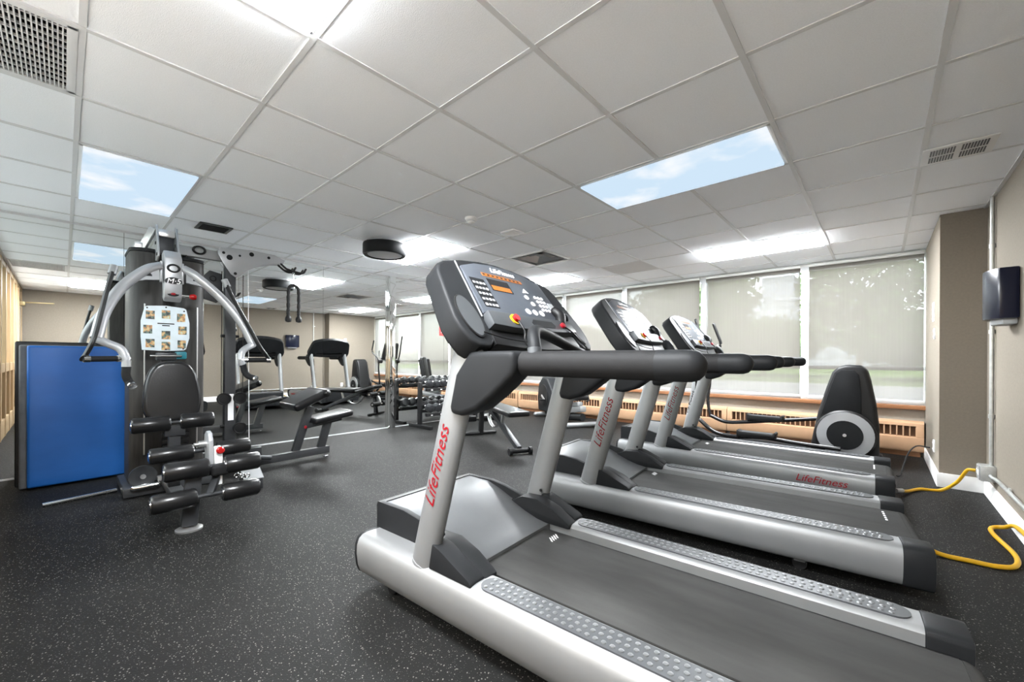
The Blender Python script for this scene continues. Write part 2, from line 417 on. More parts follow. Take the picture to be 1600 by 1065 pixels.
# window wall
struct(plane_box('wall_windows', XM - .15, XR + .15, YW, YW + .16, 0, .53, 'wall_plain'), 'pale wall under the window sill')
struct(plane_box('wall_window_head', XM - .15, XR + .15, YW, YW + .16, 2.285, HC + .1, 'white_paint'), 'white head above the windows')
struct(plane_box('trim_1', XM, CX0, YW - .075, YW + .05, .525, .572, 'sill', None, .006), 'brown wooden window sill')
mull = [XM + .02, -4.50, -3.25, -1.98, -.73, CX0 + .03]
for i in range(5):
    x0, x1 = mull[i], mull[i + 1]
    w = B()
    w.box((x0, YW + .03, 1.43), (.075, .11, 1.72), .006)
    if i == 4: w.box((x1, YW + .03, 1.43), (.075, .11, 1.72), .006)
    w.box(((x0 + x1) / 2, YW + .04, .595), (x1 - x0, .10, .05), .004)
    w.box(((x0 + x1) / 2, YW + .04, 2.265), (x1 - x0, .10, .05), .004)
    w.box(((x0 + x1) / 2, YW + .05, .985), (x1 - x0, .06, .045), .004)
    o = struct(w.obj('window_%d' % (i + 1), 'alu'), 'tall aluminium framed window with a low transom')
    plane_box('pane', x0, x1, YW + .05, YW + .054, 1.0, 2.25, 'glass', o)
    plane_box('pane', x0, x1, YW + .05, YW + .054, .61, .97, 'glass', o)
    # roller shade
    dense = i < 3
    t = thing('roller_shade', ['cream roller shade on the window next to the mirror wall', 'cream roller shade over the window second from the mirror wall',
              'cream roller shade over the middle window behind the treadmill consoles', 'sheer cream roller shade with a pale building showing through',
              'sheer cream roller shade next to the wallpapered column'][i], 'shade', ((x0 + x1) / 2, YW - .045, .60), 0, 'roller shades along the windows')
    hw = (x1 - x0) / 2 - .045
    f = B(); vs = [[f.bm.verts.new((-hw + 2 * hw * u / 8, .006 * math.sin(u * 1.9 + i) * (1 - v / 4), .02 + 1.66 * v / 4)) for u in range(9)] for v in range(5)]
    for v in range(4):
        for u in range(8): f.bm.faces.new((vs[v][u], vs[v][u + 1], vs[v + 1][u + 1], vs[v + 1][u]))
    f.obj('fabric', 'shade_dense' if dense else 'shade', t)
    B().box((0, 0, .018), (2 * hw, .014, .022), .004).obj('hem_bar', 'white_paint', t)
    B().cyl((-hw, .0, 1.695), (hw, .0, 1.695), .02).obj('roller', 'white_paint', t)
# convector heaters under the windows
hx = [XM + .01, -3.62, -1.62, CX0 - .01]
bar = B().box((0, 0, 0), (.013, .012, .118), .002, seg=1).mesh('grille_bar', 'heater')
for i in range(3):
    x0, x1 = hx[i] + .004, hx[i + 1] - .004
    t = thing('convector_heater', ['peach metal convector heater next to the mirror wall', 'peach metal convector heater below the middle windows',
              'peach metal convector heater running up to the column'][i], 'heater', ((x0 + x1) / 2, YW - .07, 0), 0, 'convector heaters under the windows')
    hw = (x1 - x0) / 2
    B().prism([(-.065, .085), (-.065, .215), (-.05, .225), (.068, .225), (.068, .06), (-.05, .06)], -hw, hw, lambda a, b, c: (c, a, b)).obj('front_panel', 'heater', t)
    B().prism([(-.065, .345), (-.06, .375), (-.02, .395), (.068, .395), (.068, .345)], -hw, hw, lambda a, b, c: (c, a, b)).obj('top_cover', 'heater', t)
    B().box((0, .03, .285), (2 * hw, .06, .13)).obj('recess', 'heater_dark', t)
    for s in (-1, 1): B().box((s * (hw - .03), -.01, .285), (.06, .11, .13), .004).obj('end_piece', 'heater', t)
    B().box((0, .02, .03), (2 * hw - .05, .06, .06)).obj('plinth', 'sill', t)
    n = int((2 * hw - .12) / .053)
    for q in range(n + 1):
        link('grille_bar', bar, t, (-hw + .06 + (2 * hw - .12) * q / n, -.05, .285))

# rear wall: wooden framed glazing and a door (seen in the mirror)
wb = struct(B().box(((-.10 + XR + .15) / 2, YB - .11, HC / 2 + .05), (XR + .25, .10, HC + .1)).box(((XM - .1 - .10) / 2, YB - .11, .49), (-XM, .10, .98)).box(((XM - .1 - .10) / 2, YB - .11, HC + .02), (-XM, .10, .16)).obj('wall_back', 'wall_plain'), 'rear wall behind wooden framed glazing')
gx = [XM + .035 + .62 * i for i in range(9)] + [-.10]
for a, b in zip(gx, gx[1:]):
    plane_box('glazing_pane', a, b, YB - .05, YB - .04, .98, HC - .03, 'glass_smoked' if a > -2.75 else 'glass_tinted', wb)  # see-through panes, opened to added daylight that lifts the ceiling
    plane_box('lower_panel', a, b, YB - .055, YB - .03, .24, .86, 'wood_pale', wb)
for a in gx: plane_box('wood_mullion', a - .045, a + .045, YB - .06, YB, 0, HC, 'wood_pale', wb, .004)
plane_box('wood_rail', XM, -.1, YB - .06, YB - .005, .86, .98, 'wood_pale', wb, .004)
plane_box('wood_rail', XM, -.1, YB - .06, YB - .005, .0, .24, 'wood_pale', wb, .004)
plane_box('wood_rail', XM, XR, YB - .06, YB - .005, HC - .07, HC, 'wood_pale', wb, .004)
d = struct(plane_box('door_1', -.04, .52, YB - .055, YB - .012, .01, 2.12, 'wood_pale', None, .004), 'pale wooden door with a narrow glass light')
plane_box('door_light', .10, .38, YB - .014, YB - .006, 1.1, 1.95, 'back_glass', d)
plane_box('door_frame', .52, .60, YB - .06, YB, 0, HC, 'wood_pale', d, .004)
plane_box('push_plate', .0, .06, YB - .012, YB - .006, .95, 1.25, 'white_print', d)
B().box((.05, YB + .03, 2.0), (.22, .06, .07), .01).obj('door_closer', 'bronze', d)
B().beam((.10, YB + .04, 2.03), (-.05, YB + .40, 2.03), .03, .02, .004).obj('closer_arm', 'bronze', d)

# ------------------------------------------------------------------ outside
struct(plane_box('ground_outside', -60, 60, YW + .17, 160, -.3, -.2, 'lawn'), 'lawn beyond the windows')
struct(plane_box('bounce_ground_outside', -60, 60, -40, YB - .17, -.12, -.02, 'concrete'), 'added pale concrete ground bouncing daylight through the rear glazing')  # unseen ground, added to throw daylight up onto the ceiling
struct(plane_box('path_outside', -60, 60, YW + .6, 27, -.2, -.18, 'asphalt'), 'paved drive outside the windows')
bld = thing('apartment_block', 'pale apartment block far beyond the trees', 'building', (-14.5, 92, -.2))
B().box((0, 0, 6.5), (34, 10, 13)).box((.5, 0, 14.5), (5, 8, 4)).obj('block', 'far_wall', bld)
for a in range(12):
    for b in range(4): B().box((-13.5 + a * 2.45, -5.02, 2.2 + b * 3.0), (1.5, .1, 1.6)).obj('far_window', 'far_glass', bld)
def tree(x, y, h, r, lab, seed):
    random.seed(seed)
    t = thing('tree', lab, 'tree', (x, y, -.2), 0, 'trees outside the windows')
    tr = B(); tr.tube([(0, 0, 0), (.1, .05, h * .35), (0, .1, h * .75)], [.16, .05], 8, 4)
    for q in range(5):
        a = q * 1.3; tr.tube([(0, 0, h * (.3 + .08 * q)), (r * .6 * math.cos(a), r * .6 * math.sin(a), h * (.5 + .08 * q))], [.06, .02], 6)
    tr.obj('trunk', 'bark', t)
    f = B(); vsn = f.bm.verts; 
    for q in range(4200):
        while True:
            p = Vector((random.uniform(-1, 1), random.uniform(-1, 1), random.uniform(-1, 1)))
            if .25 < p.length < 1: break
        p = Vector((p.x * r, p.y * r, h * .62 + p.z * h * .42)) + Vector((random.gauss(0, .15),) * 3)
        a = Vector((random.gauss(0, 1), random.gauss(0, 1), random.gauss(0, 1))).normalized(); b = a.orthogonal().normalized(); s = random.uniform(.14, .30)
        f.bm.faces.new((vsn.new(p - a * s), vsn.new(p + b * s * .5), vsn.new(p + a * s), vsn.new(p - b * s * .5)))
    o = f.obj('foliage', 'leaf', t); o['kind'] = 'stuff'
tree(-8.6, 29, 8.6, 2.9, 'leafy tree outside left of the pale building', 3)
tree(-.9, 30, 9.2, 3.0, 'leafy tree outside right of the pale building', 5)
tree(-20.0, 48, 9.5, 4.0, 'leafy tree far along the drive', 8)
for q, (x, y, h, r) in enumerate(((-25, 38, 4.6, 4.0), (-16, 37, 4.2, 4.2), (-7.0, 38, 4.4, 4.3), (2.2, 37, 4.3, 4.2), (11.2, 38, 4.6, 4.2))):
    tree(x, y, h, r, ('broad low bush at the far end of the drive', 'broad low bush second along the lawn', 'broad low bush below the pale building', 'broad low bush behind the right tree', 'broad low bush past the last tree')[q], 20 + q)
random.seed(11)

# ------------------------------------------------------------------ ceiling fittings
LL = ['bright white ceiling light panel nearest the glazed rear wall', 'sky-print light panel above the multi-gym', 'large sky-print light panel above the treadmills',
      'white light panel beside the round dark ceiling speaker', 'white light panel close to the sheer window shades', 'white light panel near the dense shades and mirror wall']
for (k, j, m), lab in zip(LIGHTS, LL):
    x0, x1, y0, y1 = cx(k + 2), cx(k), ry_(j), ry_(j + 1)
    t = thing('ceiling_light', lab, 'light', ((x0 + x1) / 2, (y0 + y1) / 2, HC), 0, 'ceiling light panels')
    hx_, hy = (x1 - x0) / 2, (y1 - y0) / 2
    f = B()
    for s in (-1, 1):
        f.box((s * (hx_ - .022), 0, .008), (.02, 2 * hy - .024, .02), .003); f.box((0, s * (hy - .022), .008), (2 * hx_ - .024, .02, .02), .003)
    f.obj('frame', 'white_paint', t)
    B().box((0, 0, .003), (2 * hx_ - .06, 2 * hy - .06, .036), .004).obj('diffuser', m, t)  # lens shaped to hang low so its glowing sides brighten the tiles
    B().box((0, 0, .05), (2 * hx_ - .03, 2 * hy - .03, .06)).obj('housing', 'white_paint', t)
# four-way air diffuser
t = thing('air_diffuser', 'square four-way ceiling air diffuser with a black opening', 'vent', ((cx(5) + cx(6)) / 2, (ry_(2) + ry_(3)) / 2, HC))
B().box((0, 0, .06), (.58, .58, .03)).obj('backing', 'graphite_light', t)
fr = B()
for s in (-1, 1):
    fr.box((s * .28, 0, .004), (.04, .6, .012), .003); fr.box((0, s * .28, .004), (.6, .04, .012), .003)
fr.obj('frame', 'white_paint', t)
for q, (h_, z) in enumerate(((.22, .012), (.15, .02), (.08, .03))):
    b = B(); w = .05
    for s in (-1, 1):
        b.prism([(s * h_, z), (s * (h_ - .045), z + .02), (s * (h_ - .045), z + .024), (s * h_, z + .005)], -h_, h_)
        b.prism([(s * h_, z), (s * (h_ - .045), z + .02), (s * (h_ - .045), z + .024), (s * h_, z + .005)], -h_, h_, lambda a, bb_, c: (c, a, bb_))
    b.obj('louver_ring', 'silver_light', t)
B().box((.20, -.13, -.004), (.10, .26, .004)).box((.11, -.225, -.004), (.22, .07, .004)).obj('dark_opening', 'black', t)
# round speaker drum
sx, sy = -3.98, 2.33
t = thing('ceiling_speaker', 'round charcoal speaker drum mounted under the ceiling', 'speaker', (sx, sy, HC))
B().lathe([(.19, 0), (.19, -.02), (.17, -.03), (.17, 0)], 32).obj('mount_ring', 'plastic_grey', t)
B().lathe([(.18, -.02), (.222, -.025), (.226, -.04), (.226, -.13), (.215, -.145), (.19, -.145), (.18, -.13)], 40).obj('drum', 'graphite', t)
B().lathe([(.178, -.12), (.178, -.138), (.12, -.145), (.02, -.146)], 32).obj('cone_cover', 'plastic_grey', t)
# smoke detector, plate
t = thing('smoke_detector', 'small round white smoke detector on a ceiling tile', 'detector', (-2.70, 2.43, HC))
B().lathe([(.055, 0), (.055, -.012), (.05, -.022), (.036, -.028), (.034, -.042), (.02, -.048)], 24).obj('body', 'white_paint', t)
B().lathe([(.037, -.029), (.037, -.034), (.030, -.036)], 20).obj('sensor_slots', 'plastic_grey', t)
t = thing('ceiling_plate', 'small square bright white cover plate on the ceiling', 'plate', (-2.695, 2.97, HC))
B().box((0, 0, -.006), (.165, .165, .014), .004).obj('cover', 'white_print', t)
B().box((0, 0, -.0145), (.11, .11, .004), .001).obj('inset', 'white_paint', t)
# dark extract vent
t = thing('extract_vent', 'small dark slatted vent in the ceiling above the multi-gym', 'vent', (-4.78, .97, HC))
f = B()
for s in (-1, 1): f.box((s * .115, 0, -.004), (.025, .26, .01), .002); f.box((0, s * .118, -.004), (.25, .025, .01), .002)
f.obj('frame', 'graphite_light', t)
B().box((0, 0, .003), (.22, .23, .006)).obj('backing', 'black', t)
sl = B().box((0, 0, 0), (.012, .215, .003), rot=(0, .6, 0)).mesh('slat', 'graphite_light')
for q in range(10): link('slat', sl, t, (-.095 + .021 * q, 0, -.004))
# white supply register
t = thing('supply_register', 'white four-block slotted air register in the ceiling near the beige wall', 'vent', (.335, 3.555, HC))
B().box((0, 0, -.003), (.30, .26, .008), .002).obj('plate', 'white_paint', t)
sl = B().box((0, 0, 0), (.0075, .085, .006)).mesh('slot', 'graphite_light')
for a in (-.065, .065):
    for b in (-.055, .055):
        for q in range(9): link('slot', sl, t, (a - .048 + .012 * q, b, -.006))
# large return grille
t = thing('return_grille', 'large perforated grey return air grille in the ceiling by the rear wall', 'vent', ((cx(4) + cx(5)) / 2, (YB + ry_(-4)) / 2, HC))
hx_, hy = .305, (ry_(-4) - YB) / 2
B().box((0, 0, .02), (.58, 2 * hy - .02, .006)).obj('backing', 'graphite', t)
f = B()
for s in (-1, 1): f.box((s * .285, 0, .004), (.03, 2 * hy - .02, .012), .002); f.box((0, s * (hy - .025), .004), (.58, .03, .012), .002)
f.obj('frame', 'tee', t)
b1 = B().box((0, 0, 0), (.54, .0045, .012)).mesh('grille_blade', 'tee')
for q in range(36): link('grille_blade', b1, t, (0, -hy + .05 + (2 * hy - .10) * q / 35, .006))
b2 = B().box((0, 0, 0), (.006, 2 * hy - .06, .010)).mesh('grille_cross_bar', 'tee')
for q in range(11): link('grille_cross_bar', b2, t, (-.25 + .05 * q, 0, .008))

# ------------------------------------------------------------------ right wall fittings
t = thing('towel_dispenser', 'dark navy glossy dispenser with grey base on the beige wall', 'dispenser', (XR, 4.155, 1.35))
hw = .165
cur = [(-.001, -hw), (-.085, -hw)] + [(-.085 - .05 * math.sin(PI * (q + .5) / 8), -hw + 2 * hw * (q + .5) / 8) for q in range(8)] + [(-.085, hw), (-.001, hw)]
B().prism(cur, .0, .325, lambda a, b, c: (a, b, c), .012).obj('front_cover', 'navy', t)
B().prism([(a * .75, b * .72) for a, b in cur], -.035, .005, lambda a, b, c: (a, b, c), .012).obj('tear_lip', 'plastic_grey', t)
t = thing('conduit', 'vertical steel conduit running from ceiling to junction box', 'conduit', (XR - .018, 4.72, 0))
B().cyl((0, 0, .28), (0, 0, HC), .0125).obj('pipe', 'galv', t)
for z in (.66, 1.30, 1.95): B().lathe([(.017, z - .015), (.0175, z), (.017, z + .015)], 16).box((.008, .02, z), (.012, .06, .02), .002).obj('clamp', 'galv', t)
t = thing('junction_box', 'grey steel junction box low on the beige wall', 'junction box', (XR - .04, 4.72, .18))
B().box((0, 0, .05), (.08, .13, .115), .004).obj('box', 'galv', t)
B().box((-.043, 0, .05), (.006, .12, .105), .002).obj('cover', 'silver_light', t)
for a in (-.03, .03): B().box((-.047, a, .05), (.004, .034, .04), .004).obj('socket_face', 'white_print', t)
for z in (.008, .092): B().cyl((-.045, 0, z), (-.049, 0, z), .004, 8).obj('screw', 'chrome', t)
t = thing('conduit', 'sloping steel conduit leaving the junction box along the wall', 'conduit', (XR - .03, 4.65, .22))
B().tube([(0, 0, 0), (0, -.1, 0), (.01, -.25, .005), (.01, -1.6, .005)], .0125, 12, 3).obj('pipe', 'galv', t)
for yy in (-.5, -1.2): B().box((.016, yy, .005), (.012, .04, .05), .003).obj('clamp', 'galv', t)
t = thing('wall_outlet', 'square outlet box at the end of the sloping conduit', 'outlet', (XR - .03, 2.98, .225))
B().box((0, 0, 0), (.06, .11, .11), .005).obj('box', 'galv', t); B().box((-.032, 0, 0), (.006, .10, .10), .003).obj('cover', 'white_print', t)
for z, h_, lab in ((1.54, .18, 'tall white switch plate with buttons on the column side'), (1.33, .10, 'small white switch plate below the tall plate'), (.29, .11, 'white power outlet low on the column side')):
    t = thing('switch_plate', lab, 'outlet' if z < 1 else 'switch', (CX0, 5.42 + (.1 if z > 1.5 else 0), z))
    B().box((-.005, 0, 0), (.01, .075, h_), .003).obj('plate', 'white_print', t)
    for q in range(4 if h_ > .15 else 2):
        B().box((-.012, 0, -h_ / 2 + h_ * (q + .5) / (4 if h_ > .15 else 2)), (.006, .03, .018), .002).obj('button', 'plastic_grey' if h_ > .15 else 'tee', t)
tag(B().tube([(CX0 - .03, 5.42, .27), (CX0 - .12, 5.42, .27), (.20, 5.36, .2), (.16, 5.30, .06), (.15, 5.28, .008), (.12, 5.20, .008)], .006, 8, 5).obj('power_cord', 'black'), 'thin black power cord plugged into the column outlet', 'cord')
def cord(name, pts, lab, plug=None):
    t = thing(name, lab, 'cord', pts[0])
    o = Vector(pts[0])
    B().tube([Vector(p) - o for p in pts], .012, 10, 6).obj('cable', 'cable_yellow', t)
    if plug:
        a, b = Vector(plug[0]) - o, Vector(plug[1]) - o
        B().cyl(a, b, .017, 12).obj('plug', 'plastic_grey' if plug[2] else 'cable_yellow', t)
cord('extension_cord', [(.13, 4.50, .04), (.17, 4.60, .02), (.25, 4.78, .012), (.375, 4.86, .012), (.46, 4.83, .10), (.51, 4.78, .215), (.535, 4.755, .23), (.552, 4.752, .23)],
     'yellow extension cord bent up to the junction box', ((.095, 4.43, .05), (.135, 4.51, .038), 1))
cord('extension_cord', [(.16, 3.245, .05), (.25, 3.25, .014), (.36, 3.255, .012), (.46, 3.265, .012), (.53, 3.34, .012), (.555, 3.53, .012), (.522, 3.86, .012), (.535, 3.99, .014), (.59, 4.0, .03), (.618, 3.9, .07), (.620, 3.5, .10), (.612, 3.1, .15), (.60, 2.99, .22)],
     'yellow extension cord lying in a loop on the floor', None)
t = thing('notice', 'red notice with lines of white print stuck on the mirror', 'sign', (XM, 4.47, 1.46))
B().box((.002, 0, .205), (.003, .30, .41)).obj('board', 'notice', t)
for q in range(7): B().box((.0038, 0, .36 - q * .05), (.001, .22 - .03 * (q % 3), .014)).obj('print_line', 'white_print', t)
#PART3
# ------------------------------------------------------------------ treadmill
def make_treadmill():
    t = thing('treadmill', '', 'treadmill', group='silver treadmills in a row')
    Y = Vector((0, 1, 0))
    O = Vector((-.275, 0, 1.115)); V = Vector((-.60, 0, .80)).normalized(); Wn = Vector((.80, 0, .60)).normalized()
    cons = lambda y, v, w: O + Y * y + V * v + Wn * w
    # deck, belt
    B().box((.02, 0, .135), (1.96, .575, .12)).obj('deck', 'black', t)
    bl = B().box((.27, 0, .207), (1.46, .490, .012), .003)
    pr = [(1.0 + .046 * math.sin(a), .167 + .046 * math.cos(a)) for a in [PI * q / 10 for q in range(11)]]
    bl.prism(pr + [(1.0, .12), (.99, .167)], -.245, .245)
    belt = bl.obj('running_belt', 'belt', t)
    for q in range(4): B().prism([(-.375 + .0, .0), (-.365, .0), (-.335, .028), (-.345, .028)], .2132, .2138, lambda a, b, c, q=q: (a + .0, .19 - b + q * .017 - .02, c)).obj('belt_mark', 'white_print', belt)
    for q in range(5): B().box((.93, .05 + q * .035, .2136), (.010, .02, .0006)).obj('belt_mark', 'white_print', belt)
    prof = [(.29, .07), (.29, .232), (.30, .243), (.315, .247), (.39, .250), (.415, .246), (.433, .232), (.443, .205), (.445, .165), (.438, .11), (.425, .075), (.405, .062), (.31, .062)]
    for s in (-1, 1):
        rail = B().prism([(s * a, b) for a, b in prof], -1.045, .93, lambda a, b, c: (c, a, b)).obj('side_rail', 'silver', t)
        B().prism([(s * a * 1.003, b + .001) for a, b in prof], -1.06, -1.045, lambda a, b, c: (c, a, b)).obj('front_trim', 'graphite', rail)
        cap = [(s * (.368 + (a - .368) * 1.05), .155 + (b - .155) * 1.05) for a, b in prof]
        B().prism(cap, .93, 1.035, lambda a, b, c: (c, a, b), .012).obj('rear_cap', 'graphite', rail)
        # foot strip with rounded ends and raised nubs
        yc, hw = s * .362, .047
        out = [(.86 + hw * math.sin(a), yc + hw * math.cos(a)) for a in [PI * q / 12 for q in range(13)]] + [(-.27 - hw * math.sin(a), yc - hw * math.cos(a)) for a in [PI * q / 12 for q in range(13)]]
        st = B().prism(out, .246, .2525, lambda a, b, c: (a, b, c)).obj('step_strip', 'graphite_light', rail)
        nb = B()
        for q in range(43):
            for r in range(3):
                x = -.285 + q * .0272 + (r % 2) * .006; y = yc + (r - 1) * .028
                nb.lathe([(.0085, 0), (.0075, .0022), (.004, .0034)], 8, c=(x, y, .2522))
        o = nb.obj('grip_nubs', 'nub', st); o['kind'] = 'stuff'
        # upright post
        p0, p1 = Vector((-.622, s * .395, .225)), Vector((-.362, s * .395, 1.15))
        up_ = B().tube([p0, p0.lerp(p1, .5), p1], .066, 20, 1, ry=.038, ref=(0, 1, 0)).obj('upright', 'silver', t)
        B().tube([p0 + (p1 - p0) * .012, p0 + (p1 - p0) * .02], .0675, 20, 1, ry=.0395, ref=(0, 1, 0)).obj('base_ring', 'silver_light', up_)
        B().cyl((-.55, s * .358, .36), (-.55, s * .352, .36), .008, 10).obj('bolt', 'black', up_)
        # fairing at the foot of the upright
        B().prism([(-.72, .225), (-.70, .30), (-.62, .335), (-.52, .34), (-.42, .305), (-.345, .262), (-.325, .25), (-.325, .225)], s * .275, s * .352, None, .014).obj('foot_fairing', 'graphite', t)
        B().prism([(-.56, .243), (-.54, .345), (-.50, .335), (-.42, .30), (-.345, .268), (-.33, .255), (-.33, .243)], s * .345, s * .425, None, .012).obj('foot_fairing', 'graphite', t)
        # rail bracket and hand rail
        B().prism([(-.40, 1.02), (-.33, 1.105), (-.125, 1.107), (-.118, 1.06), (-.128, 1.022), (-.17, .985), (-.22, .945), (-.29, .895), (-.37, .868), (-.425, .872), (-.43, .90)],
                  s * .335, s * .442, None, .022, 3).obj('rail_bracket', 'graphite', t)
        rl = B().tube([(-.12, s * .387, 1.064), (.33, s * .387, 1.064)], .036, 20, 1, ry=.042).obj('hand_rail', 'rubber_grip', t)
        B().tube([(.33, s * .387, 1.064), (.40, s * .387, 1.064), (.418, s * .387, 1.064)], [.0365, .0365, .0355], 20, 1, ry=.0425, rnd=True).obj('rail_cap', 'graphite', rl)
        # wheels
        for x in (-.88, .55):
            w = B().cyl((x, s * .34, .032), (x, s * .37, .032), .032, 16).obj('wheel', 'black', t)
            B().box((x, s * .355, .058), (.05, .05, .03), .004).obj('fork', 'steel', w)
    # motor cover
    side = [(-1.075, .08), (-1.075, .335), (-1.06, .352), (-.90, .33), (-.78, .28), (-.66, .23), (-.55, .19), (-.50, .17), (-.45, .16), (-.45, .08)]
    mc = B().prism(side, -.30, .30, None, .006).obj('motor_cover', 'graphite', t)
    top = [(-1.068, .345), (-1.05, .368), (-.88, .366), (-.80, .342), (-.70, .302), (-.60, .262), (-.52, .238), (-.45, .226), (-.445, .15), (-.50, .15), (-.60, .18), (-.72, .24), (-.88, .31)]
    B().prism(top, -.295, .295, None, .003).obj('cover_lid', 'lid_grey', mc)
    for s in (-1, 1):
        B().prism([(-1.072, .08), (-1.072, .35), (-1.05, .372), (-.86, .374), (-.76, .36), (-.66, .335), (-.58, .30), (-.48, .25), (-.44, .22), (-.44, .08)], s * .293, s * .322, None, .006).obj('cover_side', 'graphite', mc)
    B().prism([(-1.075, .345), (-1.062, .371), (-1.03, .372), (-1.03, .352)], -.32, .32).obj('cover_edge', 'black', mc)
    # console hood
    outer = [(-.425, .015), (-.455, .04), (-.474, .10), (-.478, .15), (-.455, .27), (-.43, .39), (-.405, .435), (-.36, .462), (-.25, .495), (-.12, .517), (0, .524)]
    outer = outer + [(-a, b) for a, b in reversed(outer[:-1])]
    hood = outer + [(.36, .015), (.33, .04), (.318, .09), (.315, .15), (-.315, .15), (-.318, .09), (-.33, .04), (-.36, .015)]
    hd = B().prism(hood, -.095, 0, cons, .014, 3, 40).obj('console_hood', 'graphite', t)
    for s in (-1, 1):
        e = [(s * (.397 + .052 * math.cos(a)), .155 + .105 * math.sin(a)) for a in [2 * PI * q / 28 for q in range(28)]]
        B().prism(e, -.003, .006, cons).obj('cup_rim', 'black', hd)
        e = [(s * (.397 + .047 * math.cos(a)), .155 + .098 * math.sin(a)) for a in [2 * PI * q / 28 for q in range(28)]]
        B().prism(e, .0, .0072, cons).obj('cup_holder', 'graphite_light', hd)
        B().prism([(s * .322, .16), (s * .326, .16), (s * .296, .47), (s * .292, .47)], 0, .004, cons).obj('seam_trim', 'plastic_grey', hd)
    # front panel with display and keys
    arch = [(-.31, .175), (-.285, .44), (-.18, .478), (-.06, .494), (.06, .494), (.18, .478), (.285, .44), (.31, .175)]
    cp = B().prism(arch, 0, .010, cons, .004).obj('console_panel', 'console_face', t)
    q_ = lambda y0, y1, v0, v1, w0, w1, n, m, sk=0, p=cp: B().prism([(y0, v0), (y1, v0), (y1 + sk, v1), (y0 + sk, v1)], w0, w1, cons).obj(n, m, p)
    text_part('LifeFitness', .042, 'white_print', cp, Y, V, cons(.0, .455, .0112), .25)
    q_(-.17, .12, .405, .425, .009, .0112, 'program_strip', 'amber')
    for k in range(9): q_(-.165 + k * .031, -.150 + k * .031, .411, .419, .011, .0118, 'program_light', 'black')
    scr = q_(-.16, -.01, .32, .39, .009, .0115, 'display_screen', 'black_gloss')
    q_(-.15, -.02, .322, .350, .0112, .0122, 'lit_line', 'amber', 0, scr)
    gr = q_(-.275, -.185, .21, .375, .009, .0112, 'program_chart', 'graphite')
    for k in range(5):
        for l in range(4): q_(-.268 + l * .021, -.254 + l * .021, .218 + k * .031, .230 + k * .031, .0112, .0118, 'chart_key', 'plastic_grey' if (k + l) % 3 else 'white_print', 0, gr)
    disk = lambda y, v, r, n, m, h=.013, p=cp: B().prism([(y + r * math.cos(a), v + r * math.sin(a)) for a in [2 * PI * k / 14 for k in range(14)]], .009, h, cons).obj(n, m, p)
    for k in range(3): disk(.02 + k * .055, .218, .017, 'control_button', 'white_print')
    for k in range(3):
        for l in range(4): disk(.165 + k * .028, .245 + l * .027, .0095, 'keypad_button', 'white_print')
    B().prism([(.08, .345), (.125, .345), (.103, .372)], .009, .013, cons).obj('arrow_button', 'white_print', cp)
    for k in range(2): disk(.085 + .02 * k, .315 - .04 * k, .014, 'arrow_button', 'white_print')
    q_(.245, .29, .24, .30, .009, .012, 'label_patch', 'plastic_grey')
    # lower shelf with stop button
    sh = B().prism([(-.318, .10), (-.20, .090), (0, .086), (.20, .090), (.318, .10), (.312, .172), (.0, .165), (-.312, .172)], -.03, .032, cons, .008).obj('console_shelf', 'graphite_light', t)
    B().prism([(-.04, .108), (.12, .108), (.135, .123), (.12, .146), (-.03, .146), (-.05, .128)], .030, .0335, cons).obj('shelf_slot', 'black', sh)
    a_ = lambda y, v, r, w0, w1, n, m, p: B().prism([(y + r * math.cos(a), v + r * math.sin(a)) for a in [2 * PI * k / 18 for k in range(18)]], w0, w1, cons).obj(n, m, p)
    sb = a_(-.17, .133, .026, .03, .037, 'stop_ring', 'yellow', sh); a_(-.17, .133, .017, .036, .050, 'stop_button', 'red_gloss', sb)
    a_(.20, .128, .014, .03, .045, 'start_button', 'red', sh)
    B().tube([cons(-.17, .12, .045), cons(-.18, .06, .05), cons(-.20, .02, .04), cons(-.185, -.005, .03), cons(-.165, .02, .03), cons(-.20, .02, .03), cons(-.29, .04, .02), cons(-.38, .07, .012)], .0032, 6, 6).obj('stop_lanyard', 'black', sb)
    B().prism([(-.33, .025), (-.17, .01), (0, .005), (.17, .01), (.33, .025), (.318, .10), (.0, .086), (-.318, .10)], -.075, .0, cons, .012).obj('lower_bar', 'black', t)
    # book clip at right side of the panel
    hs = B().tube([cons(.235, .16, .018), cons(.255, .20, .03), cons(.255, .235, .022)], .026, 12, 4, rnd=True).obj('clip', 'black', t)
    B().cyl(cons(.27, .19, .012), cons(.30, .19, .03), .021, 14).obj('clip_knob', 'graphite', hs)
    B().tube([cons(.24, .15, .02), cons(.22, .12, .035), cons(.26, .09, .035), cons(.32, .05, .02), cons(.34, .0, .02)], .004, 6, 5).obj('clip_cord', 'black', hs)
    # arched heart-rate bar
    B().tube([(-.075, -.385, 1.075), (-.085, -.375, 1.12), (-.115, -.34, 1.165), (-.15, -.27, 1.182), (-.185, -.15, 1.175), (-.21, 0, 1.15), (-.215, .15, 1.115), (-.20, .27, 1.08), (-.17, .36, 1.05)], .0225, 14, 6, rnd=True).obj('pulse_bar', 'graphite', t)
    B().tube([(-.075, -.386, 1.07), (-.083, -.378, 1.115)], .0245, 14).obj('pulse_bar_sleeve', 'graphite_light', t)
    # lettering on the outer face of the post next to the room
    p0, p1 = Vector((-.622, -.395, .225)), Vector((-.362, -.395, 1.15)); d = (p1 - p0).normalized(); nx = Vector((d.z, 0, -d.x))
    tx = text_part('LifeFitness', .080, 'red', t, d, -nx, p0.lerp(p1, .47) - nx * .004, .35, ext=.0006)
    tb = bmesh.new(); tb.from_mesh(tx.data); bmesh.ops.triangulate(tb, faces=tb.faces[:])
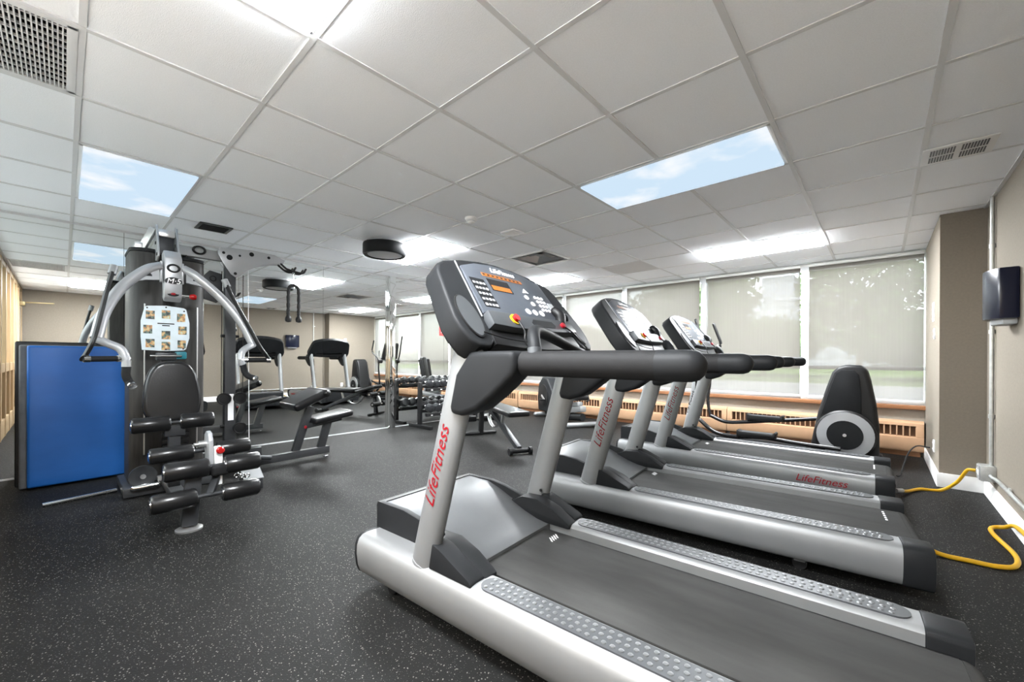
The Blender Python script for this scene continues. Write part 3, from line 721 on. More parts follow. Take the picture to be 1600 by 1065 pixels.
    bmesh.ops.subdivide_edges(tb, edges=tb.edges[:], cuts=2, use_grid_fill=True); tb.to_mesh(tx.data); tb.free()
    for v in tx.data.vertices:                      # wrap the print around the oval post
        u = (v.co - p0).dot(nx); v.co.y = -.395 - .038 * math.sqrt(max(.05, 1 - (u / .066) ** 2)) - .0022
    return t
t1 = make_treadmill()
t1['label'] = 'silver treadmill nearest the glazed rear wall, farthest from the windows'
t1.location = (-.80, 1.44, 0); t1.rotation_euler.z = math.radians(4)
t2 = copy_tree(t1); t2.location = (-.89, 2.865, 0); t2.rotation_euler.z = math.radians(6)
t2['label'] = 'silver treadmill standing in the middle between two other treadmills'
for o in [c for p in t1.children if p.name.startswith('running_belt') for c in p.children if c.name.startswith('belt_mark')][4:]: bpy.data.objects.remove(o)
t3 = copy_tree(t2); t3.location = (-.96, 4.29, 0); t3.rotation_euler.z = math.radians(1)
t3['label'] = 'silver treadmill beside the elliptical with red lettering on its side rail'
text_part('LifeFitness', .075, 'red', t3, (1, 0, 0), (0, .0, 1), (.62, -.4465, .165), .3, ext=.0016)
#PART4
# ------------------------------------------------------------------ elliptical trainer (axis along x, drive tower at +x)
E0 = Vector((-1.0, 5.66, 0))
t = thing('elliptical', 'black elliptical trainer with silver flywheel ring in front of the windows', 'elliptical', E0)
B().box((.10, 0, .07), (1.85, .16, .08), .02).box((.86, 0, .04), (.14, .62, .07), .02).box((-.86, 0, .04), (.12, .60, .07), .02).obj('base_frame', 'graphite', t)
tower = [(.42, .06), (.46, .30), (.50, .52), (.575, .80), (.62, .95), (.67, 1.01), (.74, 1.03), (.85, 1.025), (.905, .99), (.935, .86), (.975, .62), (1.0, .38), (1.0, .06)]
tw = B().prism(tower, -.15, .15, None, .045, 3).obj('drive_tower', 'black', t)
for s in (-1, 1):
    B().prism([(.53, .50), (.61, .80), (.655, .945), (.70, .975), (.80, .975), (.84, .93), (.86, .72), (.86, .46), (.70, .40)], s * .148, s * .166, None, .01).obj('tower_panel', 'graphite', tw)
    f = lambda x, y, z, s=s: (.73 + x, s * (.155 + z), .30 + y)
    B().lathe([(.255, 0), (.255, .035), (.24, .05), (.16, .052)], 36, f).obj('wheel_housing', 'black', tw)
    B().lathe([(.236, .05), (.236, .058), (.150, .061), (.150, .05)], 36, f).obj('wheel_ring', 'silver_light', tw)
    B().lathe([(.150, .05), (.150, .064), (.02, .066)], 32, f).obj('wheel_disc', 'graphite', tw)
    B().cyl(f(0, 0, .06), f(0, 0, .074), .016, 12).obj('hub_bolt', 'steel', tw)
    ph = s * .12
    # pedal link from crank to the front swing arm
    pl = B().tube([(.70, s * .235, .30 + ph * 1.2), (.35, s * .235, .27 + ph * .9), (.02, s * .235, .255 + ph * .6), (-.30, s * .235, .215 + ph * .5), (-.52, s * .235, .22 + ph * .3), (-.70, s * .235, .32)], .024, 10, 5).obj('pedal_link', 'black_gloss', t)
    fz = .27 + ph * .6
    B().prism([(-.26, fz - .03), (-.26, fz + .05), (-.22, fz + .035), (.10, fz + .03), (.12, fz + .06), (.14, fz + .05), (.13, fz - .01), (.0, fz - .03)], s * .165, s * .305, None, .010).obj('foot_pedal', 'black', pl)
    B().box((-.06, s * .235, fz + .034), (.30, .11, .004)).obj('pedal_tread', 'graphite_light', pl)
    # swing arm up to the moving handle
    sa = B().tube([(-.70, s * .235, .30), (-.74, s * .25, .52), (-.72, s * .265, .78), (-.74, s * .27, 1.02)], .02, 10, 5).obj('swing_arm', 'black_gloss', t)
    B().cyl((-.76, s * .20, .98), (-.76, s * .30, .98), .045, 16).obj('arm_pivot', 'black', sa)
    hp_ = [(-.74, 1.02), (-.62, 1.12), (-.49, 1.19), (-.44, 1.27), (-.48, 1.40), (-.52, 1.51)] if s < 0 else [(-.74, 1.02), (-.79, 1.12), (-.83, 1.25), (-.86, 1.40), (-.89, 1.53), (-.92, 1.63)]
    B().tube([(a, s * .29, b) for a, b in hp_], .017, 10, 5, rnd=True).obj('moving_handle', 'black', sa)
m_ = B().tube([(-.92, 0, .10), (-.83, 0, .55), (-.78, 0, .98), (-.77, 0, 1.12)], [.07, .055], 16, 4, ry=.05, ref=(0, 1, 0)).obj('mast', 'silver_light', t)
text_part('LifeFitness', .075, 'black', m_, Vector((.11, 0, .62)), Vector((-.62, 0, .11)), (-.855, -.062, .50), .35, ext=.006)
B().prism([(-.86, 1.05), (-.93, 1.42), (-.90, 1.455), (-.86, 1.45), (-.72, 1.12), (-.70, 1.06), (-.76, 1.02)], -.19, .19, None, .02).obj('console', 'black', t)
B().box((-.745, 0, 1.06), (.05, .42, .05), .02).obj('console_shelf', 'graphite', t)
for s in (-1, 1):
    B().tube([(-.76, s * .05, 1.0), (-.66, s * .12, 1.03), (-.58, s * .17, 1.12), (-.60, s * .18, 1.26)], .016, 10, 5, rnd=True).obj('fixed_grip', 'steel', t)

# ------------------------------------------------------------------ recumbent bike (front at -x, seat at +x)
t = thing('recumbent_bike', 'dark grey recumbent exercise bike by the windows near the mirror corner', 'exercise bike', (-4.07, 5.80, 0), math.radians(-28))
B().tube([(-.62, 0, .09), (.1, 0, .10), (.70, 0, .16)], .05, 12, 3, ry=.06).obj('main_beam', 'graphite', t)
for x, w in ((-.66, .44), (.70, .52)):
    B().tube([(x, -w / 2, .045), (x, w / 2, .045)], .04, 12, rnd=True).obj('stabiliser', 'silver', t)
hz = B().prism([(-.80, .10), (-.84, .35), (-.78, .62), (-.62, .74), (-.42, .72), (-.28, .56), (-.12, .38), (.05, .24), (.10, .12)], -.11, .11, None, .035, 3).obj('drive_housing', 'graphite', t)
for s in (-1, 1):
    B().lathe([(.20, 0), (.20, .012), (.05, .022)], 28, lambda x, y, z, s=s: (-.56 + x, s * (.108 + z), .40 + y)).obj('crank_disc', 'black', hz)
    ck = B().beam((-.56, s * .15, .40), (-.56 - s * .13, s * .15, .40 + s * .07), .02, .035, .006).obj('crank_arm', 'steel', t)
    B().box((-.56 - s * .13, s * .20, .40 + s * .07), (.10, .09, .03), .008).obj('pedal', 'black', ck)
ms = B().tube([(-.58, 0, .70), (-.55, 0, .95), (-.50, 0, 1.12)], .035, 12, 3).obj('mast', 'silver', t)
B().box((-.48, 0, 1.20), (.07, .34, .20), .02, (0, -.35, 0)).obj('console', 'graphite_light', t)
B().tube([(-.50, -.24, 1.02), (-.42, -.22, 1.06), (-.46, 0, 1.05), (-.42, .22, 1.06), (-.50, .24, 1.02)], .014, 8, 4).obj('front_grip', 'black', t)
B().box((.33, 0, .23), (.78, .12, .10), .03, (0, -.16, 0)).box((.42, 0, .33), (.40, .10, .07), .02, (0, -.16, 0)).obj('seat_rail', 'silver', t)
st = B().box((.36, 0, .44), (.36, .42, .08), .035).obj('seat', 'vinyl', t)
B().box((.60, 0, .80), (.09, .20, .60), .035, (0, .20, 0)).obj('backrest', 'vinyl', t)
for s in (-1, 1):
    B().box((.59, s * .155, .79), (.09, .10, .54), .035, (0, .20, s * .25)).obj('backrest_bolster', 'rubber_grip', t)
    B().tube([(.48, s * .20, .38), (.42, s * .27, .40), (.34, s * .28, .50), (.26, s * .28, .53)], .015, 8, 4, rnd=True).obj('seat_grip', 'black', t)

# ------------------------------------------------------------------ adjustable bench
t = thing('weight_bench', 'adjustable black padded bench with leg rollers between rack and treadmills', 'bench', (-4.17, 3.955, 0), math.radians(-23.4))
B().tube([(0, -.21, .03), (0, .21, .03)], .03, 4 * 3, rnd=True, ry=.026).obj('front_foot', 'black', t)
B().beam((0, 0, .03), (.03, 0, .30), .06, .06, .008).tube([(.03, 0, .28), (.05, 0, .38), (.15, 0, .415), (.42, 0, .40)], .032, 12, 5).obj('front_post', 'black', t)
B().beam((.36, 0, .41), (1.26, 0, .06), .06, .06, .008).obj('main_frame', 'gunmetal', t)
B().tube([(1.27, -.10, .04), (1.27, .10, .04)], .028, 12, rnd=True).obj('rear_foot', 'black', t)
for s in (-1, 1): B().cyl((1.29, s * .11, .04), (1.29, s * .14, .04), .04, 14).obj('wheel', 'black', t)
B().box((.17, 0, .485), (.44, .27, .065), .026, (0, .26, 0), 3).obj('seat_pad', 'vinyl', t)
B().box((.84, 0, .455), (.86, .27, .06), .024, (0, .02, 0), 3).obj('back_pad', 'vinyl', t)
B().beam((.45, 0, .41), (1.15, 0, .415), .05, .03, .004).obj('back_pad_bar', 'black', t)
arc = [(.50 + .19 * math.sin(a) * 1.1, 0, .335 - .19 * math.cos(a) + .05) for a in [-1.35 + 2.5 * q / 10 for q in range(11)]]
ld = B().tube(arc, .007, 8, 1, ry=.024, ref=(0, 1, 0)).obj('ladder_arc', 'steel', t)
B().beam((.76, 0, .27), (.80, 0, .42), .03, .03, .004).obj('strut', 'steel', t)
B().cyl((.33, 0, .36), (.33, 0, .31), .012, 10).torus((.33, 0, .29), .02, .005, 'y', 16, 6).obj('pull_pin', 'chrome', t)
B().tube([(.05, 0, .38), (-.06, 0, .33), (-.09, 0, .24)], .02, 10, 4).obj('leg_lever', 'steel', t)
for x, z in ((-.03, .40), (-.10, .22)):
    B().cyl((x, -.25, z), (x, .25, z), .012, 10).obj('roller_axle', 'steel', t)
    for s in (-1, 1):
        r = B().tube([(x, s * .045, z), (x, s * .24, z)], .045, 18).obj('foam_roller', 'vinyl', t)
        B().cyl((x, s * .24, z), (x, s * .246, z), .02, 14).obj('end_cap', 'chrome', r)

# ------------------------------------------------------------------ dumbbell rack
RX, RY0, RY1 = -5.27, 3.70, 4.86
t = thing('dumbbell_rack', 'two-tier black steel dumbbell rack standing against the mirror', 'rack', (RX, RY0, 0))
for y in (0, RY1 - RY0):
    u = B().box((0, y, .355), (.065, .05, .69), .005).obj('upright', 'black', t)
    B().box((.02, y, .025), (.56, .06, .05), .006).obj('foot', 'black', u)
for z in (.215, .605):
    sh = B()
    for x, dz in ((-.10, .025), (.10, -.015)):
        sh.beam((x + .02, .03, z + dz), (x + .02, RY1 - RY0 - .03, z + dz), .05, .045, .004)
    sh.obj('shelf_rail', 'black', t)
    for q in range(6): B().box((.145, .12 + q * .18, z - .02), (.006, .03, .012)).obj('weight_sticker', 'white_print', t)
def dumbbell_mesh(R, L, h):
    hx_ = [(R * math.cos(PI / 6 + PI / 3 * q), R * math.sin(PI / 6 + PI / 3 * q)) for q in range(6)]
    heads = [B().prism(hx_, s * (L / 2 - h), s * L / 2, lambda a, b, c: (c, a, b), .010, 2, 20).mesh('hex_head', 'hex_black') for s in (-1, 1)]
    hd = B().tube([(-L / 2 + h, 0, 0), (-.03, 0, 0), (0, 0, 0), (.03, 0, 0), (L / 2 - h, 0, 0)], [.013, .016, .017, .016, .013], 12).mesh('handle', 'chrome')
    return heads, hd
for z, R, L, h, tier in ((.605, .056, .27, .085, 'upper'), (.215, .068, .31, .10, 'lower')):
    heads, hd = dumbbell_mesh(R, L, h)
    for q in range(8):
        lab = 'black hex dumbbell on the %s rack shelf, %s from the multi-gym end' % (tier, ('first', 'second', 'third', 'fourth', 'fifth', 'sixth', 'seventh', 'eighth')[q])
        d = thing('dumbbell', lab, 'dumbbell', (RX + .02, RY0 + .095 + q * .139, z + (.036 if tier == 'upper' else .042) + R), 0, 'dumbbells on the %s rack shelf' % tier)
        d.rotation_euler = (random.choice((0, PI / 3)), .19, random.uniform(-.05, .05))
        for m in heads: link('hex_head', m, d)
        link('handle', hd, d)

# ------------------------------------------------------------------ preacher curl bench beside the multi-gym
t = thing('curl_bench', 'preacher curl bench with tilted arm pad and seat on a grey frame', 'bench', (-4.50, 1.60, 0))
B().beam((.06, -.36, .075), (0, .36, .075), .06, .075, .006).obj('base_beam', 'frame_grey', t)
B().cyl((0, .33, 0), (0, .33, .04), .012, 10).lathe([(.022, 0), (.022, .008), (.012, .010)], 14, c=(0, .33, 0)).obj('levelling_foot', 'chrome', t)
B().beam((0, .01, .08), (0, .165, .56), .055, .075, .006, (0, 1, 0)).obj('pad_post', 'frame_grey', t)
B().beam((0, .27, .08), (0, .36, .40), .055, .075, .006, (0, 1, 0)).obj('seat_post', 'frame_grey', t)
B().beam((0, .10, .35), (0, .50, .40), .05, .05, .006).obj('seat_bar', 'frame_grey', t)
B().box((0, .10, .64), (.46, .36, .085), .04, (.42, 0, 0), 4).obj('arm_pad', 'vinyl', t)
B().tube([(-.21, .245, .705), (.21, .245, .705)], .045, 16, rnd=True).obj('arm_pad_roll', 'vinyl', t)
B().box((0, .37, .435), (.30, .42, .065), .03, (.16, 0, 0), 4).obj('seat_pad', 'vinyl', t)
kn = B().cyl((.045, .10, .36), (.09, .085, .36), .008, 10).cyl((.09, .085, .36), (.125, .073, .36), .014, 12).obj('adjust_knob', 'red', t)

# ------------------------------------------------------------------ folded mat and loose bar
t = thing('gym_mat', 'folded blue vinyl gym mat leaning upright against the mirror', 'mat', (-5.12, .105, 0), math.radians(4))
TL = -.075
f = lambda x, y, z: (x + z * TL, y, z)
def slab(name, m, x0, x1, y0, y1, z0, z1, bev, amp=0):
    b = B().box(((x0 + x1) / 2, (y0 + y1) / 2, (z0 + z1) / 2), (x1 - x0, y1 - y0, z1 - z0), bev, None, 3)
    if amp:
        bmesh.ops.subdivide_edges(b.bm, edges=[e for e in b.bm.edges if e.calc_length() > .3], cuts=16, use_grid_fill=True)
    for v in b.bm.verts:
        x, y, z = v.co
        if amp:
            k = math.exp(-((y - y0) / .12) ** 2) + math.exp(-((y - y1) / .14) ** 2)
            x += amp * (k * .5 * math.sin(z * 47 + 2 * math.sin(y * 9)) * math.sin(z * 13 + 1) + .35 * math.sin(z * 5 + y * 4))
        v.co = f(x, y, z)
    return b.obj(name, m, t)
slab('blue_panel', 'blue_vinyl', .025, .085, -.305, .30, .02, 1.165, .018, .009)
slab('grey_panel', 'grey_vinyl', -.035, .022, -.345, .275, .01, 1.17, .016, .004)
slab('black_panel', 'black', -.10, -.038, -.365, .28, .02, 1.20, .016, .003)
tag(B().tube([(-4.42, -.10, .016), (-4.50, .285, .016)], .016, 14).obj('steel_bar', 'chrome'), 'straight silver bar lying on the floor below the blue mat', 'bar')
#PART5
# ------------------------------------------------------------------ multi-gym
G = Vector((-4.35, .58, 0))
t = thing('multi_gym', 'charcoal and silver multi-gym with press arms, leg rollers and high pulley', 'multi-gym', G)
P = lambda *a: Vector(a) - G
# base and spine
B().box(P(-4.50, .585, .04), (.56, .56, .07), .01).obj('base_frame', 'frame_grey', t)
B().beam(P(-4.25, .565, .09), P(-3.20, .54, .09), .08, .06, .006).obj('base_beam', 'frame_grey', t)
# weight stack shrouds: half round covers
def shroud(y0, y1, ztop, x0=-4.72, x1=-4.33):
    yc, r = (y0 + y1) / 2, (y1 - y0) / 2
    out = [(x0, y0)] + [(x1 - r * .75 + r * .75 * math.cos(a), yc - r * math.sin(a)) for a in [PI / 2 - PI * q / 14 for q in range(15)]] + [(x0, y1)]
    out = [(a - G.x, b - G.y) for a, b in out]
    s = B().prism(out, .07, ztop - .03, lambda a, b, c: (a, b, c), .006, 2, 50).obj('stack_shroud', 'shroud', t)
    cxm = sum(a for a, b in out) / len(out); cym = sum(b for a, b in out) / len(out)
    B().prism([(cxm + (a - cxm) * 1.03, cym + (b - cym) * 1.03) for a, b in out], ztop - .03, ztop, lambda a, b, c: (a, b, c), .008, 2, 50).obj('shroud_cap', 'graphite', s)
    return s
s1 = shroud(.345, .575, 1.945); s2 = shroud(.600, .825, 1.915)
for yy in (.43, .765): B().cyl(P(-4.325, yy, .3), P(-4.325, yy, 1.5), .005, 8).obj('cable', 'steel', t)
B().box(P(-4.47, .587, 1.07), (.10, .024, 1.98), .003).obj('spine', 'frame_grey', t)
# weight plates and guide rods in the open foot of the tower
for q in range(9): B().box(P(-4.29, .62, .12 + q * .045), (.055, .17, .038), .004).obj('weight_plate', 'black', t)
for yy in (.57, .67): B().cyl(P(-4.29, yy, .10), P(-4.29, yy, .75), .009, 12).obj('guide_rod', 'chrome', t)
B().box(P(-4.24, .60, .115), (.06, .20, .035), .006).obj('low_block', 'steel', t)
pw = B().lathe([(.085, -.012), (.085, .012), (.07, .012), (.06, .006)], 28, lambda x, y, z: P(-4.28 + z, .42 + x, .14 + y)).obj('low_pulley', 'gunmetal', t)
B().cyl(P(-4.285, .42, .14), P(-4.262, .42, .14), .018, 12).obj('pulley_hub', 'steel', pw)
B().tube([P(-4.20, .36, .075), P(-4.18, .50, .085)], .02, 12, rnd=True).obj('row_grip', 'chrome', t)
# top pivot cheeks and cross tube
for y0 in (.492, .615):
    B().prism([(-.02, 1.86), (-.06, 1.93), (-.075, 2.03), (-.05, 2.11), (.0, 2.15), (.055, 2.13), (.10, 2.04), (.15, 1.93), (.15, 1.87), (.08, 1.84)], y0 - .58, y0 + .012 - .58, None, .003).obj('pivot_cheek', 'silver_light', t)
    for x, z in ((.0, 2.09), (.05, 1.99), (.02, 1.92), (.12, 1.89)):
        B().cyl((x, y0 - .585, z), (x, y0 + .017 - .58, z), .013, 12).obj('pivot_bolt', 'black', t)
B().box((-.0, -.022, 2.08), (.10, .112, .06), .012).obj('cross_tube', 'steel', t)
B().box((.0, -.022, 1.99), (.06, .10, .16), .006).obj('pivot_block', 'gunmetal', t)
B().beam((-.03, -.16, 1.95), (.02, -.10, 2.11), .03, .05, .006).box((-.06, -.18, 1.965), (.10, .06, .05), .006).obj('tension_link', 'steel', t)
# press arm box
pb = B().prism([(.19, 1.88), (.27, 1.90), (.335, 1.84), (.345, 1.60), (.33, 1.53), (.29, 1.50), (.24, 1.53), (.235, 1.62), (.22, 1.75)], -.072, .036, None, .014).obj('press_arm_box', 'silver_light', t)
text_part('M·5', .055, 'white_print', pb, (0, 1, 0), (0, 0, 1), (.3475, -.018, 1.655), .2, ext=.004)
B().lathe([(.052, 0), (.050, .003), (.02, .004)], 24, lambda x, y, z: (.340 + z, -.018 + x, 1.655 + y * .62)).obj('badge', 'black', pb)
B().torus((.344, -.018, 1.755), .034, .008, 'x', 24, 8, (1, .8)).obj('emblem', 'black', pb)
B().lathe([(.038, 0), (.036, .003), (.01, .004)], 20, lambda x, y, z: (.333 + z, -.018 + x, 1.56 + y * .5)).obj('badge', 'graphite', pb)
B().ball((.337, -.018, 1.56), .012, (.5, 1.3, .8)).obj('badge_dot', 'red', pb)
B().cyl((.29, .036, 1.555), (.29, .09, 1.555), .010, 10).obj('pin', 'chrome', pb)
B().lathe([(.012, 0), (.02, .012), (.024, .03), (.018, .045)], 16, lambda x, y, z: (.29 + x, .085 + z, 1.555 + y)).obj('red_knob', 'red_gloss', pb)
# press arms
def arm(side):
    if side < 0:
        a = [P(-4.05, .49, 1.765), P(-4.02, .40, 1.715), P(-3.99, .275, 1.57), P(-3.93, .185, 1.38), P(-3.86, .145, 1.20)]
        lo = [P(-3.865, .142, 1.20), P(-3.84, .20, 1.165), P(-3.82, .258, 1.13), P(-3.81, .285, 1.06), P(-3.81, .287, 1.01)]
        dn = [P(-3.81, .287, 1.01), P(-3.80, .285, .95), P(-3.79, .300, .905), P(-3.75, .31, .885)]
        g0, g1 = P(-3.82, .270, 1.065), P(-3.78, .082, 1.062)
        fl = [P(-3.99, .225, 1.665), P(-3.96, .20, 1.55), P(-3.88, .15, 1.28), P(-3.84, .125, 1.17), P(-3.80, .095, 1.09), P(-3.78, .082, 1.065)]
        gus = [(.48, 1.765), (.48, 1.655), (.40, 1.645), (.28, 1.60), (.36, 1.69)]; xs = -4.045
    else:
        a = [P(-4.05, .625, 1.765), P(-4.02, .70, 1.715), P(-3.99, .86, 1.56), P(-3.94, .99, 1.37), P(-3.90, 1.072, 1.175)]
        lo = [P(-3.905, 1.07, 1.185), P(-3.87, 1.02, 1.16), P(-3.85, .975, 1.12), P(-3.84, .965, 1.06), P(-3.84, .98, 1.02)]
        dn = [P(-3.84, .98, 1.02), P(-3.83, .99, .96), P(-3.81, 1.01, .925), P(-3.77, 1.045, .905)]
        g0, g1 = P(-3.84, .985, 1.055), P(-3.80, 1.155, 1.055)
        fl = [P(-4.0, .905, 1.665), P(-3.97, .945, 1.55), P(-3.90, 1.04, 1.32), P(-3.85, 1.10, 1.17), P(-3.81, 1.14, 1.09), P(-3.80, 1.155, 1.06)]
        gus = [(.64, 1.765), (.64, 1.655), (.72, 1.64), (.88, 1.575), (.78, 1.68)]; xs = -4.045
    pa = B().tube(a, .034, 16, 6).obj('press_arm', 'silver_light', t)
    B().prism([(y - G.y, z) for y, z in gus], xs - .02 - G.x, xs + .0 - G.x, lambda p, q, c: (c + .02 + (1.765 - q) * .2, p, q)).obj('gusset', 'silver_light', pa)
    yy = [.42, .36] if side < 0 else [.70, .77]
    for y_, r_, z_ in zip(yy, (.020, .013), (1.680, 1.652)):
        B().lathe([(r_, 0), (r_ * .95, .026)], 18, lambda p, q, z, y_=y_, z_=z_: (xs - G.x + .012 + z, y_ - G.y + p, z_ + q)).obj('gusset_hole', 'graphite', pa)
    B().box(a[0] + Vector((0, side * -.004, -.04)), (.05, .014, .16), .004).obj('mount_plate', 'silver_light', pa)
    B().tube(lo, .026, 14, 5).obj('handle_tube', 'silver_light', pa)
    B().tube(dn, .024, 14, 5).obj('lower_grip', 'rubber_grip', pa)
    e = dn[-1]; d = (dn[-1] - dn[-2]).normalized()
    B().cyl(e, e + d * .012, .0255, 16).cyl(e + d * .012, e + d * .014, .012, 12).obj('grip_end', 'chrome', pa)
    B().tube([g0, g1], .019, 14).obj('side_grip', 'rubber_grip', pa)
    d = (g1 - g0).normalized()
    for q0, q1 in ((-.02, .03), (.16, .19)): B().cyl(g0 + d * q0, g0 + d * q1, .0225, 14).obj('grip_collar', 'chrome', pa)
    fl = [Vector(((p + G).x + .07, (p + G).y * ((p + G).x + .07) / (p + G).x, H + ((p + G).z - H) * ((p + G).x + .07) / (p + G).x)) - G for p in fl[:-2]] + fl[-2:]
    B().tube(fl, .014, 10, 5, ry=.030, ref=(1, 0, 0)).obj('swing_lever', 'black', pa)
    top = fl[0]; d = (fl[0] - fl[1]).normalized()
    B().cyl(top - d * .01, top + d * .055, .0235, 16).obj('lever_socket', 'silver', pa)
    B().cyl(top + d * .055, top + d * .057, .016, 14).obj('socket_bore', 'black', pa)
arm(-1); arm(1)
# exercise placard
pc = [(-.150, 0), (-.158, .10), (-.158, .22), (-.135, .325), (-.12, .335), (0, .345), (.12, .335), (.135, .325), (.158, .22), (.158, .10), (.135, .01), (.12, 0), (0, -.008), (-.135, 0)]
pp = lambda a, b, c: (-4.12 - G.x + c, .532 - G.y + a * .92, 1.13 + b)
pl = B().prism(pc, 0, .01, pp, .004).obj('placard', 'placard', t)
for a, b in ((-.10, .265), (0, .275), (.10, .255), (-.115, .155), (0, .115), (.11, .155), (-.10, .05), (.0, .03), (.105, .045)):
    B().prism([(a - .028, b - .03), (a + .028, b - .03), (a + .028, b + .034), (a - .028, b + .034)], .009, .0115, pp).obj('exercise_picture', 'pic', pl)
for a, b, w in ((0, .205, .11), (0, .190, .05)):
    B().prism([(a - w / 2, b - .004), (a + w / 2, b - .004), (a + w / 2, b + .004), (a - w / 2, b + .004)], .009, .0112, pp).obj('title_line', 'graphite', pl)
for a, b in ((-.12, .32), (0, .332), (.12, .31), (0, .006), (.115, .012)):
    B().prism([(a + .006 * math.cos(2 * PI * q / 10), b + .006 * math.sin(2 * PI * q / 10)) for q in range(10)], .009, .014, pp).obj('bolt', 'black', pl)
B().box(P(-4.16, .54, 1.08), (.08, .12, .06), .008).box(P(-4.17, .54, .82), (.05, .06, .55), .006).obj('pad_bracket', 'gunmetal', t)
B().cyl(P(-4.12, .44, 1.085), P(-4.12, .63, 1.085), .009, 10).obj('adjust_rod', 'chrome', t)
B().box(P(-4.16, .63, 1.09), (.06, .07, .06), .012).obj('stack_guard', 'teal', t)
# back pad: rounded trapezoid cushion
out = []
for q in range(40):
    a = 2 * PI * q / 40; c_, s_ = math.cos(a), math.sin(a)
    u = math.copysign(abs(c_) ** .62, c_); v = math.copysign(abs(s_) ** .62, s_)
    out.append((u * (.185 - .04 * (v + 1) * .5 - .012 * max(0, v)), v * .225))
bpf = lambda a, b, c: (-4.02 - G.x + c - b * .10, .557 - G.y + a, .818 + b)
bp = B().prism(out, 0, .07, bpf, .026, 4, 50).obj('back_pad', 'vinyl', t)
pip = [Vector(bpf(a * 1.0, b * 1.0, .022)) for a, b in out]; B().tube(pip + [pip[0]], .006, 6).obj('piping', 'black', bp)
# thigh rollers and leg developer
def roller(x, y0, y1, z, r=.055):
    o = B().tube([P(x, y0, z), P(x, y0 + .012, z), P(x, y1 - .012, z), P(x, y1, z)], [r * .86, r, r, r * .86], 20).obj('foam_roller', 'vinyl', t)
    for yy, d in ((y0, -.004), (y1, .004)): B().cyl(P(x, yy, z), P(x, yy + d, z), r * .55, 16).obj('roller_cap', 'chrome', o)
def axle(x, y0, y1, z): B().cyl(P(x, y0, z), P(x, y1, z), .014, 10).obj('roller_axle', 'gunmetal', t)
roller(-3.86, .315, .525, .592); roller(-3.86, .585, .785, .598); axle(-3.86, .32, .78, .595)
roller(-3.50, .372, .600, .43, .052); roller(-3.50, .735, .935, .425, .052); axle(-3.50, .38, .93, .428)
roller(-3.20, .405, .628, .374, .058); roller(-3.20, .715, .915, .368, .058); axle(-3.20, .41, .91, .372)
roller(-3.14, .340, .555, .212, .056); roller(-3.14, .690, .895, .205, .056); axle(-3.14, .35, .89, .209)
B().beam(P(-3.90, .555, .10), P(-3.90, .555, .58), .07, .06, .006).box(P(-3.87, .555, .53), (.03, .12, .07), .005).obj('roller_stand', 'gunmetal', t)
B().beam(P(-3.21, .53, .02), P(-3.24, .56, .36), .085, .055, .01).obj('front_post', 'gunmetal', t)
B().lathe([(.07, 0), (.07, .010), (.05, .016)], 24, lambda x, y, z: P(-3.20 + x, .53 + y, z)).obj('floor_plate', 'steel', t)
B().beam(P(-3.24, .56, .33), P(-3.27, .66, .33), .06, .05, .006).obj('lever_bracket', 'gunmetal', t)
cam_ = B().prism([(-3.36, .30), (-3.37, .44), (-3.40, .50), (-3.385, .56), (-3.34, .585), (-3.285, .575), (-3.255, .53), (-3.25, .45), (-3.24, .30)], .640, .665, lambda a, b, c: P(a, c, b), .006).obj('lever_cam', 'silver_light', t)
for q in range(5):
    a = -.3 + q * .45; B().cyl(P(-3.32 + .055 * math.cos(a), .664, .525 + .05 * math.sin(a)), P(-3.32 + .055 * math.cos(a), .668, .525 + .05 * math.sin(a)), .007, 10).obj('cam_hole', 'black', cam_)
B().prism([(-3.30, .24), (-3.30, .46), (-3.27, .49), (-3.225, .48), (-3.215, .44), (-3.215, .24)], .668, .708, lambda a, b, c: P(a, c, b), .008).obj('leg_lever', 'white_paint', t)
B().lathe([(.010, 0), (.022, .008), (.024, .025), (.016, .036)], 16, lambda x, y, z: P(-3.215 + z, .69 + x, .47 + y)).obj('red_knob', 'red_gloss', t)
B().cyl(P(-3.34, .60, .50), P(-3.34, .645, .50), .022, 12).cyl(P(-3.34, .575, .50), P(-3.34, .60, .50), .012, 10).obj('cam_bolt', 'steel', t)
B().box(P(-3.19, .685, .345), (.06, .10, .07), .022, None, 3).obj('lever_pad', 'rubber_grip', t)
B().beam(P(-3.23, .68, .30), P(-3.14, .625, .21), .04, .035, .006).obj('lower_lever', 'gunmetal', t)
ch = B()
for q in range(5): ch.torus(P(-3.26 - q * .025, .80 + q * .022, .27 - .01 * q), .014, .004, 'xy'[q % 2], 12, 6)
ch.obj('chain', 'chrome', t)
# low pulley foot plate
B().prism([(-3.94, .0), (-3.94, .11), (-3.90, .16), (-3.78, .08), (-3.77, .0)], .98, 1.11, lambda a, b, c: P(a, c, b), .006).obj('foot_plate', 'gunmetal', t)
B().prism([(-3.955, .115), (-3.905, .168), (-3.775, .088), (-3.78, .08), (-3.90, .155), (-3.945, .107)], .975, 1.115, lambda a, b, c: P(a, c, b)).obj('tread_plate', 'silver', t)
